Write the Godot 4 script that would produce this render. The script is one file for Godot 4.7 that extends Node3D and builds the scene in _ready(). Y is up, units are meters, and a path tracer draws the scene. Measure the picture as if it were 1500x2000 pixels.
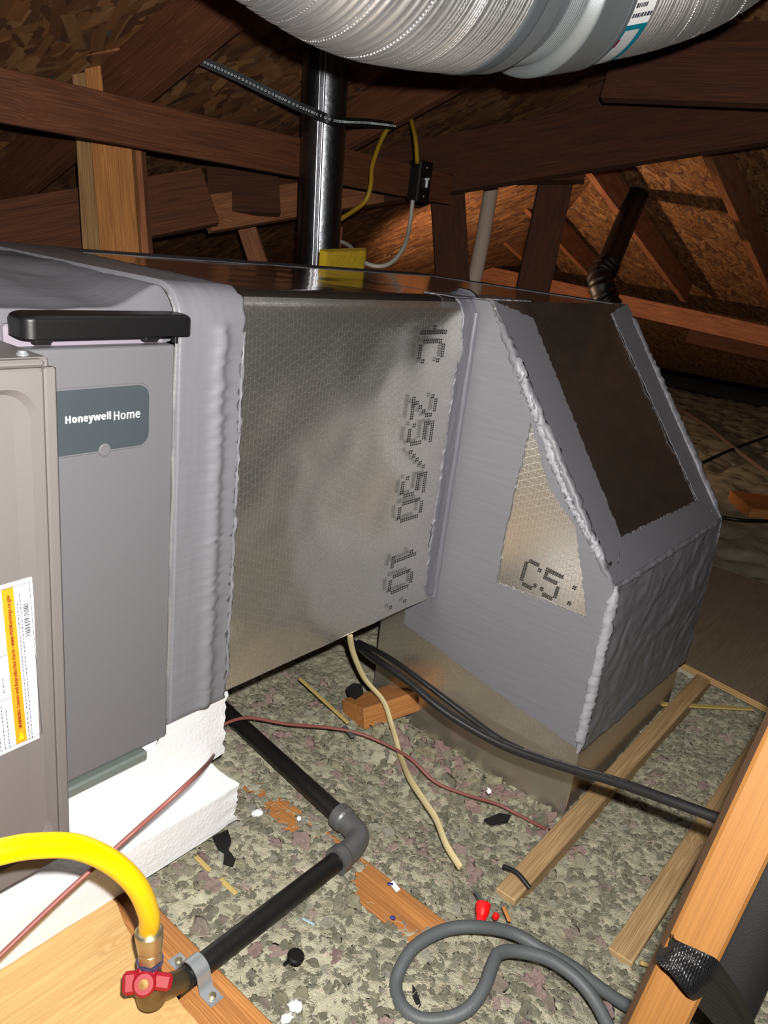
extends Node3D
# Attic with a mastic-sealed supply duct, furnace, flex duct and loose-fill insulation.

var M := {}
var TX := {}
var used := {}
var rng := RandomNumberGenerator.new()
const RX := 1.345      # duct / hood junction
const DT := 1.0575     # duct top
const DB := 0.40       # duct bottom

# ---------------------------------------------------------------- mesh builder
class MB:
	var v := PackedVector3Array()
	var n := PackedVector3Array()
	var uv := PackedVector2Array()
	var col := PackedColorArray()
	var ix := PackedInt32Array()
	var tint := Color.WHITE
	func vert(p: Vector3, q: Vector3, t: Vector2) -> int:
		v.append(p); n.append(q); uv.append(t); col.append(tint)
		return v.size() - 1
	# planar polygon (convex), outward is a hint direction
	func face(pts: Array, outward: Vector3, uvs := []) -> void:
		var nn: Vector3 = (pts[1] - pts[0]).cross(pts[2] - pts[0])
		if nn.length() < 1e-12 and pts.size() > 3: nn = (pts[2] - pts[0]).cross(pts[3] - pts[0])
		nn = nn.normalized()
		var flip := nn.dot(outward) < 0.0
		if flip: nn = -nn
		var b := v.size()
		for i in pts.size():
			vert(pts[i], nn, uvs[i] if uvs.size() else Vector2(pts[i].x, pts[i].y))
		for i in range(1, pts.size() - 1):
			if flip: ix.append_array([b, b + i, b + i + 1])
			else: ix.append_array([b, b + i + 1, b + i])
	func tris(pts: PackedVector3Array, idx: PackedInt32Array, outward: Vector3, uvs := PackedVector2Array()) -> void:
		var b := v.size()
		for i in pts.size():
			vert(pts[i], outward, uvs[i] if uvs.size() else Vector2(pts[i].x, pts[i].y))
		for k in range(0, idx.size(), 3):
			var a := pts[idx[k]]; var c := pts[idx[k + 1]]; var d := pts[idx[k + 2]]
			if (c - a).cross(d - a).dot(outward) > 0.0: ix.append_array([b + idx[k], b + idx[k + 2], b + idx[k + 1]])
			else: ix.append_array([b + idx[k], b + idx[k + 1], b + idx[k + 2]])
	# rows of points, smooth normals; closed joins last column to first
	func grid(rows: Array, uvs: Array, closed := false, flip := false, cols := []) -> void:
		var nr := rows.size()
		var nc: int = rows[0].size()
		var acc := PackedVector3Array(); acc.resize(nr * nc)
		for i in nr - 1:
			var r0: PackedVector3Array = rows[i]; var r1: PackedVector3Array = rows[i + 1]
			for j in nc - 1:
				var f := (r0[j + 1] - r0[j]).cross(r1[j] - r0[j]) + (r1[j] - r1[j + 1]).cross(r0[j + 1] - r1[j + 1])
				acc[i * nc + j] += f; acc[i * nc + j + 1] += f; acc[(i + 1) * nc + j] += f; acc[(i + 1) * nc + j + 1] += f
		var b := v.size()
		for i in nr:
			var r: PackedVector3Array = rows[i]
			for j in nc:
				var q := acc[i * nc + j]
				if closed and (j == 0 or j == nc - 1): q = acc[i * nc] + acc[i * nc + nc - 1]
				q = q.normalized()
				if cols.size(): tint = cols[i][j]
				vert(r[j], -q if flip else q, uvs[i][j] if uvs.size() else Vector2(r[j].x, r[j].y))
		for i in nr - 1:
			for j in nc - 1:
				var p := b + i * nc + j
				if flip: ix.append_array([p, p + 1, p + nc + 1, p, p + nc + 1, p + nc])
				else: ix.append_array([p, p + nc + 1, p + 1, p, p + nc, p + nc + 1])
	# box with chamfered edges
	func box(c: Vector3, s: Vector3, ch := 0.002, bas := Basis()) -> void:
		var h := s / 2.0
		ch = minf(ch, minf(h.x, minf(h.y, h.z)) * 0.9)
		var P := func(sx: int, sy: int, sz: int, ax: int) -> Vector3:
			var p := Vector3(sx * (h.x - (0.0 if ax == 0 else ch)), sy * (h.y - (0.0 if ax == 1 else ch)), sz * (h.z - (0.0 if ax == 2 else ch)))
			return c + bas * p
		for s1 in [-1, 1]:
			face([P.call(s1, -1, -1, 0), P.call(s1, 1, -1, 0), P.call(s1, 1, 1, 0), P.call(s1, -1, 1, 0)], bas * Vector3(s1, 0, 0))
			face([P.call(-1, s1, -1, 1), P.call(1, s1, -1, 1), P.call(1, s1, 1, 1), P.call(-1, s1, 1, 1)], bas * Vector3(0, s1, 0))
			face([P.call(-1, -1, s1, 2), P.call(1, -1, s1, 2), P.call(1, 1, s1, 2), P.call(-1, 1, s1, 2)], bas * Vector3(0, 0, s1))
			for s2 in [-1, 1]:
				face([P.call(s1, s2, -1, 0), P.call(s1, s2, 1, 0), P.call(s1, s2, 1, 1), P.call(s1, s2, -1, 1)], bas * Vector3(s1, s2, 0))
				face([P.call(s1, -1, s2, 0), P.call(s1, 1, s2, 0), P.call(s1, 1, s2, 2), P.call(s1, -1, s2, 2)], bas * Vector3(s1, 0, s2))
				face([P.call(-1, s1, s2, 1), P.call(1, s1, s2, 1), P.call(1, s1, s2, 2), P.call(-1, s1, s2, 2)], bas * Vector3(0, s1, s2))
				for s3 in [-1, 1]:
					face([P.call(s1, s2, s3, 0), P.call(s1, s2, s3, 1), P.call(s1, s2, s3, 2)], bas * Vector3(s1, s2, s3))
	# tube along points; rad is a float or Callable(t 0..1, metres, angle) -> float
	func tube(pts: PackedVector3Array, rad: Variant, sides := 12, caps := true, flat := 1.0, up := Vector3.UP) -> void:
		var m := pts.size()
		var rows := []; var uvs := []
		var tg := PackedVector3Array()
		for i in m:
			tg.append((pts[mini(i + 1, m - 1)] - pts[maxi(i - 1, 0)]).normalized())
		var a := up
		if absf(a.dot(tg[0])) > 0.95: a = Vector3(0.9, 0.1, 0.3)
		a = (a - tg[0] * a.dot(tg[0])).normalized()
		var dist := 0.0
		for i in m:
			if i > 0:
				dist += pts[i].distance_to(pts[i - 1])
				a = (a - tg[i] * a.dot(tg[i])).normalized()
			var bb := tg[i].cross(a)
			var row := PackedVector3Array(); var ur := PackedVector2Array()
			for j in sides + 1:
				var th := TAU * j / sides
				var r: float = rad.call(float(i) / (m - 1), dist, th) if rad is Callable else rad
				row.append(pts[i] + a * cos(th) * r * flat + bb * sin(th) * r)
				ur.append(Vector2(th / TAU, dist))
			rows.append(row); uvs.append(ur)
		grid(rows, uvs, true, false)
		if caps:
			for e in [0, m - 1]:
				var ring: PackedVector3Array = rows[e]
				var poly := []
				for j in sides: poly.append(ring[j])
				face(poly, -tg[0] if e == 0 else tg[m - 1])
	# revolve a profile of (distance along axis, radius)
	func lathe(o: Vector3, axis: Vector3, prof: Array, sides := 20, hex := false) -> void:
		var ax := axis.normalized()
		var a := Vector3.UP if absf(ax.y) < 0.9 else Vector3.RIGHT
		a = (a - ax * a.dot(ax)).normalized()
		var b := ax.cross(a)
		for k in prof.size() - 1:
			var rows := []; var uvs := []
			for q in [prof[k], prof[k + 1]]:
				var row := PackedVector3Array(); var ur := PackedVector2Array()
				for j in sides + 1:
					var th := TAU * j / sides
					row.append(o + ax * q.x + (a * cos(th) + b * sin(th)) * q.y)
					ur.append(Vector2(th / TAU, q.x))
				rows.append(row); uvs.append(ur)
			grid(rows, uvs, true)
	# slab on a planar outline, thickness along nrm (outline is the back)
	func slab(pts: PackedVector3Array, nrm: Vector3, th: float, uvs := PackedVector2Array()) -> void:
		var u := (pts[1] - pts[0]).normalized()
		u = (u - nrm * u.dot(nrm)).normalized()
		var w := nrm.cross(u)
		var p2 := PackedVector2Array()
		for p in pts: p2.append(Vector2(p.dot(u), p.dot(w)))
		var idx := Geometry2D.triangulate_polygon(p2)
		var top := PackedVector3Array()
		for p in pts: top.append(p + nrm * th)
		tris(top, idx, nrm, uvs)
		var area := 0.0
		for i in pts.size(): area += p2[i].cross(p2[(i + 1) % pts.size()])
		for i in pts.size():
			var k := (i + 1) % pts.size()
			var e := (pts[k] - pts[i]).cross(nrm) * signf(area)
			face([pts[i], pts[k], top[k], top[i]], e)
	func mesh(shift: Vector3) -> ArrayMesh:
		var vv := v.duplicate()
		for i in vv.size(): vv[i] -= shift
		var arr := []
		arr.resize(Mesh.ARRAY_MAX)
		arr[Mesh.ARRAY_VERTEX] = vv; arr[Mesh.ARRAY_NORMAL] = n; arr[Mesh.ARRAY_TEX_UV] = uv; arr[Mesh.ARRAY_COLOR] = col; arr[Mesh.ARRAY_INDEX] = ix
		var am := ArrayMesh.new()
		am.add_surface_from_arrays(Mesh.PRIMITIVE_TRIANGLES, arr)
		return am
	func base() -> Vector3:
		var lo := v[0]; var hi := v[0]
		for p in v:
			lo = lo.min(p); hi = hi.max(p)
		return Vector3((lo.x + hi.x) / 2, lo.y, (lo.z + hi.z) / 2)

# ---------------------------------------------------------------- naming helpers
func numbered(called: String) -> String:
	used[called] = used.get(called, 0) + 1
	return called if used[called] == 1 else "%s_%03d" % [called, used[called] - 1]

func tag(o: Node, label: String, category: String, group := "", kind := "") -> Node:
	if label: o.set_meta("label", label)
	if category: o.set_meta("category", category)
	if group: o.set_meta("group", group)
	if kind: o.set_meta("kind", kind)
	return o

func thing(called: String, label: String, category: String, at: Vector3, group := "") -> Node3D:
	var o := Node3D.new()
	o.name = numbered(called); o.position = at
	add_child(o)
	tag(o, label, category, group)
	return o

# commits a builder whose points are in world space
func put(mb: MB, called: String, mat: Material, parent: Node3D = null, label := "", category := "", group := "", kind := "") -> MeshInstance3D:
	var o := MeshInstance3D.new()
	var b := mb.base()
	o.mesh = mb.mesh(b)
	o.material_override = mat
	if parent == null:
		o.name = numbered(called)
		o.position = b
		add_child(o)
	else:
		o.name = called
		var at := Vector3.ZERO
		var q: Node = parent
		while q is Node3D and q != self:
			at += (q as Node3D).position
			q = q.get_parent()
		o.position = b - at
		parent.add_child(o, true)
	tag(o, label, category, group, kind)
	return o

# a board: centre line p0..p1, wid = direction of its width; local x is its length so that the grain follows it
func board(called: String, p0: Vector3, p1: Vector3, wid: Vector3, w: float, th: float, mat: Material, parent: Node3D = null, label := "", category := "", group := "", kind := "", ch := 0.002) -> MeshInstance3D:
	var x := (p1 - p0).normalized()
	var y := (wid - x * wid.dot(x)).normalized()
	var z := x.cross(y)
	var mb := MB.new()
	mb.box(Vector3.ZERO, Vector3(p0.distance_to(p1), w, th), ch)
	var o := MeshInstance3D.new()
	o.mesh = mb.mesh(Vector3.ZERO)
	o.material_override = mat
	var at := Vector3.ZERO
	if parent: at = parent.position
	o.transform = Transform3D(Basis(x, y, z), (p0 + p1) / 2.0 - at)
	if parent:
		o.name = called
		parent.add_child(o, true)
	else:
		o.name = numbered(called)
		add_child(o)
	tag(o, label, category, group, kind)
	return o

func curve(pts: Array, step := 0.01) -> PackedVector3Array:
	var c := Curve3D.new()
	c.bake_interval = step
	for i in pts.size():
		var t: Vector3 = (pts[mini(i + 1, pts.size() - 1)] - pts[maxi(i - 1, 0)]) / 6.0
		c.add_point(pts[i], -t, t)
	return c.get_baked_points()

func cable(called: String, pts: Array, r: float, mat: Material, label: String, category: String, group := "", flat := 1.0, sides := 10, parent: Node3D = null) -> MeshInstance3D:
	var mb := MB.new()
	mb.tube(curve(pts), r, sides, true, flat)
	return put(mb, called, mat, parent, label, category, group)

func noise(f: float, s: int, type := FastNoiseLite.TYPE_SIMPLEX_SMOOTH, oct := 3) -> FastNoiseLite:
	var n := FastNoiseLite.new()
	n.noise_type = type; n.frequency = f; n.seed = s; n.fractal_octaves = oct
	return n

func jag(pts: Array, nrm: Vector3, amp: float, step: float, s: int) -> PackedVector3Array:
	var out := PackedVector3Array()
	var r := RandomNumberGenerator.new(); r.seed = s
	for i in pts.size():
		var a: Vector3 = pts[i]; var b: Vector3 = pts[(i + 1) % pts.size()]
		var side := (b - a).cross(nrm).normalized()
		var k := maxi(1, int(a.distance_to(b) / step))
		for j in k:
			var p := a.lerp(b, float(j) / k)
			var ease := clampf(minf(j, k - j) * step / 0.04, 0.0, 1.0)
			out.append(p if j == 0 else p + side * amp * ease * (r.randf() * 2.0 - 1.0) * (1.0 if r.randf() > 0.15 else 1.8))
	return out

# ---------------------------------------------------------------- textures
func seam(w: int, h: int, f: float, s: int, oct := 3, type := FastNoiseLite.TYPE_SIMPLEX_SMOOTH) -> Image:
	var im := noise(f, s, type, oct).get_seamless_image(w, h)
	im.convert(Image.FORMAT_L8)
	return im

func stretched(w: int, h: int, f: float, s: int, oct := 3) -> PackedByteArray:
	var im := seam(w, h, f, s, oct)
	im.resize(512, 512, Image.INTERPOLATE_CUBIC)
	return im.get_data()

func wood_pair(s: int, dark: Color, light: Color, knots := 3) -> Array:
	var a := stretched(48, 512, 0.018, s, 2)
	var b := stretched(24, 512, 0.12, s + 1, 3)
	var c := stretched(512, 512, 0.008, s + 2, 2)
	var rr := RandomNumberGenerator.new(); rr.seed = s
	var kn := []
	for k in knots: kn.append(Vector3(rr.randf() * 512, rr.randf() * 512, 5.0 + rr.randf() * 7.0))
	var d := PackedByteArray(); d.resize(512 * 512 * 3)
	var g := PackedByteArray(); g.resize(512 * 512)
	for y in 512:
		for x in 512:
			var i := y * 512 + x
			var ring := 0.5 + 0.5 * sin(a[i] / 255.0 * 34.0)
			var t := 0.5 * pow(ring, 1.6) + 0.32 * b[i] / 255.0 + 0.25 * c[i] / 255.0
			for k in kn:
				var dx: float = (x - k.x) * 0.42; var dy: float = y - k.y
				var kd: float = (dx * dx + dy * dy) / (k.z * k.z)
				if kd < 4.0: t = lerpf(t, 0.05 + 0.25 * (0.5 + 0.5 * sin(sqrt(kd) * 9.0)), clampf(1.3 - kd * 0.5, 0, 1))
			t = clampf(t, 0, 1)
			var q := dark.lerp(light, t)
			d[i * 3] = int(q.r * 255); d[i * 3 + 1] = int(q.g * 255); d[i * 3 + 2] = int(q.b * 255)
			g[i] = int(clampf(0.6 * b[i] / 255.0 + 0.4 * t, 0, 1) * 255)
	return [ImageTexture.create_from_image(Image.create_from_data(512, 512, false, Image.FORMAT_RGB8, d)), ImageTexture.create_from_image(Image.create_from_data(512, 512, false, Image.FORMAT_L8, g))]

func osb_pair(s: int) -> Array:
	var W := 1024
	var r := RandomNumberGenerator.new(); r.seed = s
	var d := PackedByteArray(); d.resize(W * W * 3); d.fill(90)
	var g := PackedByteArray(); g.resize(W * W); g.fill(100)
	var tones := [Color(0.62, 0.44, 0.27), Color(0.70, 0.50, 0.31), Color(0.54, 0.36, 0.21), Color(0.76, 0.58, 0.38), Color(0.46, 0.29, 0.17), Color(0.66, 0.45, 0.26)]
	for k in 2300:
		var c := Vector2(r.randf() * W, r.randf() * W)
		var L := r.randf_range(30, 78); var h := r.randf_range(6, 15)
		var an := r.randfn(0.0, 0.42)
		var ux := Vector2(cos(an), sin(an)); var uy := Vector2(-ux.y, ux.x)
		var q: Color = tones[r.randi() % 6]
		q = q.darkened(r.randf() * 0.25)
		var hh := r.randi_range(40, 230)
		var cut := r.randf_range(-0.6, 0.6)
		var tilt := r.randf_range(-0.25, 0.25)
		for j in range(-int(h), int(h) + 1):
			for i in range(-int(L), int(L) + 1):
				if absf(i) > L - absf(j) * absf(cut) * 2.0: continue
				var p := c + ux * i + uy * j
				var e := (posmod(int(p.y), W)) * W + posmod(int(p.x), W)
				var f := 0.93 + 0.07 * sin(j * 1.7 + k) + tilt * j / h * 0.3
				d[e * 3] = int(clampf(q.r * f, 0, 1) * 255); d[e * 3 + 1] = int(clampf(q.g * f, 0, 1) * 255); d[e * 3 + 2] = int(clampf(q.b * f, 0, 1) * 255)
				g[e] = clampi(hh + int(tilt * 160.0 * j / h), 0, 255)
	return [ImageTexture.create_from_image(Image.create_from_data(W, W, false, Image.FORMAT_RGB8, d)), ImageTexture.create_from_image(Image.create_from_data(W, W, false, Image.FORMAT_L8, g))]

# tri-directional scrim of the foil facing: one tile is 64 mm square
func scrim_pair() -> Array:
	var W := 512
	var g := PackedByteArray(); g.resize(W * W)
	var q := PackedByteArray(); q.resize(W * W)
	var nz := seam(W, W, 0.03, 9, 3).get_data()
	for y in W:
		for x in W:
			var u := x * 64.0 / W; var v := y * 64.0 / W
			var wob := (nz[y * W + x] / 255.0 - 0.5) * 0.5
			var h := 0.0
			var e := absf(fposmod(u + wob + 4.0, 8.0) - 4.0)
			h = maxf(h, 1.0 - e / 0.34)
			e = absf(fposmod(v + wob + 5.3, 10.667) - 5.333)
			h = maxf(h, 0.6 * (1.0 - e / 0.3))
			for sg in [-1.0, 1.0]:
				e = absf(fposmod(v + sg * u * 0.5 + wob + 8.0, 16.0) - 8.0)
				h = maxf(h, 1.0 * (1.0 - e / 0.36))
			h = clampf(h, 0, 1)
			var i := y * W + x
			g[i] = int(clampf(h * 0.85 + 0.15 * nz[i] / 255.0, 0, 1) * 255)
			q[i] = int(clampf(0.36 + 0.28 * h + 0.12 * nz[i] / 255.0, 0, 1) * 255)
	return [ImageTexture.create_from_image(Image.create_from_data(W, W, false, Image.FORMAT_L8, g)), ImageTexture.create_from_image(Image.create_from_data(W, W, false, Image.FORMAT_L8, q))]

func grey_tex(data: PackedByteArray, w := 512) -> ImageTexture:
	return ImageTexture.create_from_image(Image.create_from_data(w, w, false, Image.FORMAT_L8, data))

func mixed(a: PackedByteArray, b: PackedByteArray, k: float) -> PackedByteArray:
	var o := PackedByteArray(); o.resize(a.size())
	for i in a.size(): o[i] = int(a[i] * (1.0 - k) + b[i] * k)
	return o

func mat(c: Color, rough := 0.7, metal := 0.0) -> StandardMaterial3D:
	var m := StandardMaterial3D.new()
	m.albedo_color = c; m.roughness = rough; m.metallic = metal
	return m

func tri(m: StandardMaterial3D, alb: Texture2D, bump: Texture2D, depth_cm: float, scale: Vector3, world := false) -> StandardMaterial3D:
	if alb: m.albedo_texture = alb
	if bump:
		m.heightmap_enabled = true; m.heightmap_texture = bump; m.heightmap_scale = depth_cm
	m.uv1_triplanar = true; m.uv1_world_triplanar = world; m.uv1_scale = scale; m.uv1_triplanar_sharpness = 6.0
	return m

func make_materials() -> void:
	var wa := wood_pair(11, Color(0.42, 0.25, 0.16), Color(0.72, 0.48, 0.32))
	var wb := wood_pair(29, Color(0.56, 0.36, 0.19), Color(0.78, 0.54, 0.30), 2)
	var wc := wood_pair(53, Color(0.55, 0.43, 0.29), Color(0.80, 0.68, 0.50), 1)
	var gs := Vector3(0.8, 5.5, 5.5)
	M.wood_brown = tri(mat(Color(1, 1, 1), 0.8), wa[0], wa[1], 0.05, gs)
	M.wood_post = tri(mat(Color(1.0, 0.82, 0.64), 0.8), wc[0], wb[1], 0.05, gs)
	M.wood_dark = tri(mat(Color(0.52, 0.46, 0.42), 0.85), wa[0], wa[1], 0.05, gs)
	M.wood_red = tri(mat(Color(0.66, 0.60, 0.55), 0.8), wa[0], wa[1], 0.05, gs)
	M.wood_orange = tri(mat(Color(1, 1, 1), 0.6), wb[0], wb[1], 0.03, gs)
	var wdp := wood_pair(67, Color(0.74, 0.62, 0.44), Color(0.86, 0.74, 0.55), 0)
	var wst := wood_pair(83, Color(0.56, 0.36, 0.13), Color(0.66, 0.44, 0.17), 0)
	M.wood_stud = tri(mat(Color(0.72, 0.72, 0.71), 0.7), wst[0], wst[1], 0.02, Vector3(0.8, 12, 12))
	M.wood_tan = tri(mat(Color(1, 1, 1), 0.75), wc[0], wc[1], 0.05, gs)
	M.wood_grey = tri(mat(Color(0.86, 0.8, 0.74), 0.85), wc[0], wc[1], 0.05, gs)
	M.plywood = tri(mat(Color(0.97, 0.92, 0.82), 0.7), wdp[0], wdp[1], 0.02, Vector3(1.1, 3.2, 3.2))
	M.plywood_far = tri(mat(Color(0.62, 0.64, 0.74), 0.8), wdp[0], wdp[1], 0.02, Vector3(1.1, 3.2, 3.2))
	var os := osb_pair(5)
	M.osb = tri(mat(Color(0.84, 0.80, 0.76), 0.85), os[0], os[1], 0.10, Vector3(0.80, 0.80, 0.80))
	M.osb_fine = tri(mat(Color(1, 1, 1), 0.85), os[0], os[1], 0.10, Vector3(1.25, 1.25, 1.25))
	# foil facing
	var sc := scrim_pair()
	var f := mat(Color(0.94, 0.93, 0.91), 0.5, 0.95)
	f.roughness_texture = sc[1]; f.roughness = 0.60
	f.heightmap_enabled = true; f.heightmap_texture = sc[0]; f.heightmap_scale = 0.009
	f.uv1_scale = Vector3(1.0 / 0.064, 1.0 / 0.064, 1)
	M.foil = f
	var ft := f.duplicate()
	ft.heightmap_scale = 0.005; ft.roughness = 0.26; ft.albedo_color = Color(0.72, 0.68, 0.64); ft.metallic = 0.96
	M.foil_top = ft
	var fl: StandardMaterial3D = f.duplicate()
	fl.roughness = 0.5; fl.metallic = 0.965; fl.albedo_color = Color(0.78, 0.77, 0.76)
	M.foil_slant = fl
	M.galv = tri(mat(Color(0.80, 0.78, 0.74), 0.40, 0.92), null, grey_tex(mixed(stretched(512, 64, 0.05, 71, 3), seam(512, 512, 0.02, 72).get_data(), 0.5)), 0.02, Vector3(2.5, 2.5, 2.5))
	# mastic: brushed duct sealant
	var brush := mixed(stretched(40, 512, 0.05, 81, 4), seam(512, 512, 0.014, 82, 4).get_data(), 0.45)
	M.mastic = tri(mat(Color(0.455, 0.455, 0.48), 0.46), null, grey_tex(brush), 0.085, Vector3(2.6, 2.6, 2.6))
	M.mastic_light = tri(mat(Color(0.60, 0.60, 0.63), 0.45), null, grey_tex(brush), 0.10, Vector3(4, 4, 4))
	M.mastic_smooth = tri(mat(Color(0.445, 0.445, 0.48), 0.40), null, grey_tex(brush), 0.03, Vector3(2.2, 2.2, 2.2))
	M.mastic_matte = tri(mat(Color(0.40, 0.40, 0.42), 0.95), null, grey_tex(brush), 0.05, Vector3(2.6, 2.6, 2.6))
	M.mastic_matte.metallic_specular = 0.12
	M.ink = mat(Color(0.06, 0.06, 0.07), 0.6)
	var speck := seam(256, 256, 0.2, 91, 2).get_data()
	M.taupe = tri(mat(Color(0.41, 0.392, 0.39), 0.5), null, grey_tex(speck, 256), 0.006, Vector3(6, 6, 6))
	M.taupe_dark = mat(Color(0.36, 0.34, 0.33), 0.55)
	M.grey_paint = tri(mat(Color(0.405, 0.403, 0.42), 0.45), null, grey_tex(speck, 256), 0.006, Vector3(6, 6, 6))
	M.mauve_paint = mat(Color(0.52, 0.49, 0.53), 0.5)
	M.slate = mat(Color(0.235, 0.265, 0.285), 0.5)
	M.black_plastic = tri(mat(Color(0.055, 0.055, 0.06), 0.42), null, grey_tex(speck, 256), 0.004, Vector3(8, 8, 8))
	M.white = mat(Color(0.95, 0.95, 0.95), 0.6)
	M.paper = mat(Color(0.93, 0.93, 0.94), 0.5)
	M.orange = mat(Color(0.98, 0.55, 0.10), 0.5)
	M.label_ink = mat(Color(0.17, 0.18, 0.24), 0.6)
	M.faint_ink = mat(Color(0.38, 0.39, 0.46), 0.6)
	M.brown_ink = mat(Color(0.40, 0.18, 0.05), 0.6)
	M.teal = mat(Color(0.02, 0.45, 0.53), 0.45)
	M.lightgrey = mat(Color(0.74, 0.75, 0.76), 0.5)
	var beads := seam(512, 512, 0.045, 95, 1, FastNoiseLite.TYPE_CELLULAR).get_data()
	M.foam = tri(mat(Color(0.90, 0.90, 0.91), 0.75), null, grey_tex(beads), 0.06, Vector3(7, 7, 7))
	M.foam.subsurf_scatter_enabled = true
	M.foam.subsurf_scatter_strength = 0.1
	M.yellow_hose = mat(Color(1.0, 0.80, 0.0), 0.28)
	M.brass = mat(Color(0.76, 0.71, 0.58), 0.34, 0.9)
	M.brass_dark = mat(Color(0.50, 0.45, 0.34), 0.4, 0.9)
	M.steel = mat(Color(0.72, 0.74, 0.76), 0.4, 0.7)
	M.bracket = mat(Color(0.50, 0.54, 0.52), 0.35, 0.4)
	M.pipe_black = tri(mat(Color(0.085, 0.082, 0.08), 0.42), null, grey_tex(seam(256, 256, 0.05, 98, 3).get_data(), 256), 0.03, Vector3(9, 9, 9))
	M.iron = tri(mat(Color(0.44, 0.445, 0.45), 0.42, 0.55), null, grey_tex(seam(256, 256, 0.05, 98, 3).get_data(), 256), 0.04, Vector3(9, 9, 9))
	M.red_plastic = mat(Color(0.58, 0.05, 0.11), 0.55)
	M.red_bright = mat(Color(0.92, 0.07, 0.08), 0.4)
	M.wire_red = mat(Color(0.52, 0.30, 0.28), 0.5)
	M.cream = mat(Color(0.80, 0.74, 0.56), 0.55)
	M.straw = mat(Color(0.72, 0.63, 0.38), 0.7)
	M.cable_black = tri(mat(Color(0.10, 0.10, 0.105), 0.45), null, grey_tex(seam(256, 256, 0.05, 99, 3).get_data(), 256), 0.02, Vector3(12, 12, 12))
	M.cable_grey = tri(mat(Color(0.32, 0.335, 0.345), 0.55), null, grey_tex(seam(256, 256, 0.05, 97, 3).get_data(), 256), 0.02, Vector3(12, 12, 12))
	M.cable_yellow = mat(Color(0.62, 0.50, 0.12), 0.5)
	M.cable_white = mat(Color(0.66, 0.64, 0.60), 0.5)
	M.tar = mat(Color(0.035, 0.035, 0.04), 0.8)
	M.cloth = tri(mat(Color(0.045, 0.047, 0.052), 0.75), null, grey_tex(seam(256, 256, 0.15, 96, 2).get_data(), 256), 0.03, Vector3(10, 10, 10))
	M.blue = mat(Color(0.15, 0.16, 0.45), 0.5)
	M.alu = mat(Color(0.95, 0.95, 0.96), 0.48, 1.0)
	M.duct_tape = mat(Color(0.36, 0.38, 0.40), 0.45)
	M.collar = tri(mat(Color(0.66, 0.69, 0.71), 0.42, 0.7), null, grey_tex(speck, 256), 0.01, Vector3(10, 10, 10))
	# flue: galvanized, dark spangle
	var sp := seam(512, 512, 0.02, 61, 4).get_data()
	M.flue = tri(mat(Color(0.46, 0.47, 0.49), 0.34, 1.0), null, grey_tex(sp), 0.06, Vector3(4, 4, 4))
	M.flue_seam = mat(Color(0.85, 0.85, 0.88), 0.3, 1.0)
	M.strap = mat(Color(0.13, 0.145, 0.15), 0.5, 0.5)
	M.box_steel = mat(Color(0.13, 0.13, 0.13), 0.4, 0.4)
	M.pvc = mat(Color(0.82, 0.74, 0.68), 0.5)
	M.abs = mat(Color(0.02, 0.02, 0.022), 0.5)
	var fib := mixed(seam(512, 512, 0.05, 41, 4).get_data(), seam(512, 512, 0.14, 42, 2).get_data(), 0.5)
	M.yellow_foam = tri(mat(Color(0.72, 0.60, 0.08), 0.9), null, grey_tex(fib), 0.3, Vector3(9, 9, 9))
	var ins := mat(Color(1, 1, 1), 0.95)
	ins.vertex_color_use_as_albedo = true
	M.insul = tri(ins, null, grey_tex(fib), 0.3, Vector3(9, 9, 9), true)
	var lump := mat(Color(1, 1, 1), 0.95)
	lump.vertex_color_use_as_albedo = true
	M.lump = tri(lump, null, grey_tex(fib), 0.25, Vector3(22, 22, 22))
	var st := mat(Color(1, 1, 1), 0.8)
	st.vertex_color_use_as_albedo = true
	M.strand = st
	M.drywall = mat(Color(0.5, 0.48, 0.45), 0.9)

# ---------------------------------------------------------------- setting
var swell := noise(4.0, 3, FastNoiseLite.TYPE_SIMPLEX_SMOOTH, 3)
func ins_top(x: float, z: float) -> float:
	return ins_height(x, z) + 0.014 * swell.get_noise_2d(x, z)

func ins_height(x: float, z: float) -> float:
	var h := lerpf(0.115, 0.02, smoothstep(0.78, 1.22, x + 0.25 * (z - 0.3)))
	h += 0.05 * exp(-(pow((x - 1.24) / 0.10, 2.0) + pow((z + 0.02) / 0.17, 2.0)))
	h -= 0.015 * exp(-pow((x - 0.840) / 0.04, 2.0)) * (exp(-pow((z - 0.07) / 0.07, 2.0)) + exp(-pow((z - 0.30) / 0.055, 2.0)))
	if x > 2.2: h = 0.035
	return h

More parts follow.
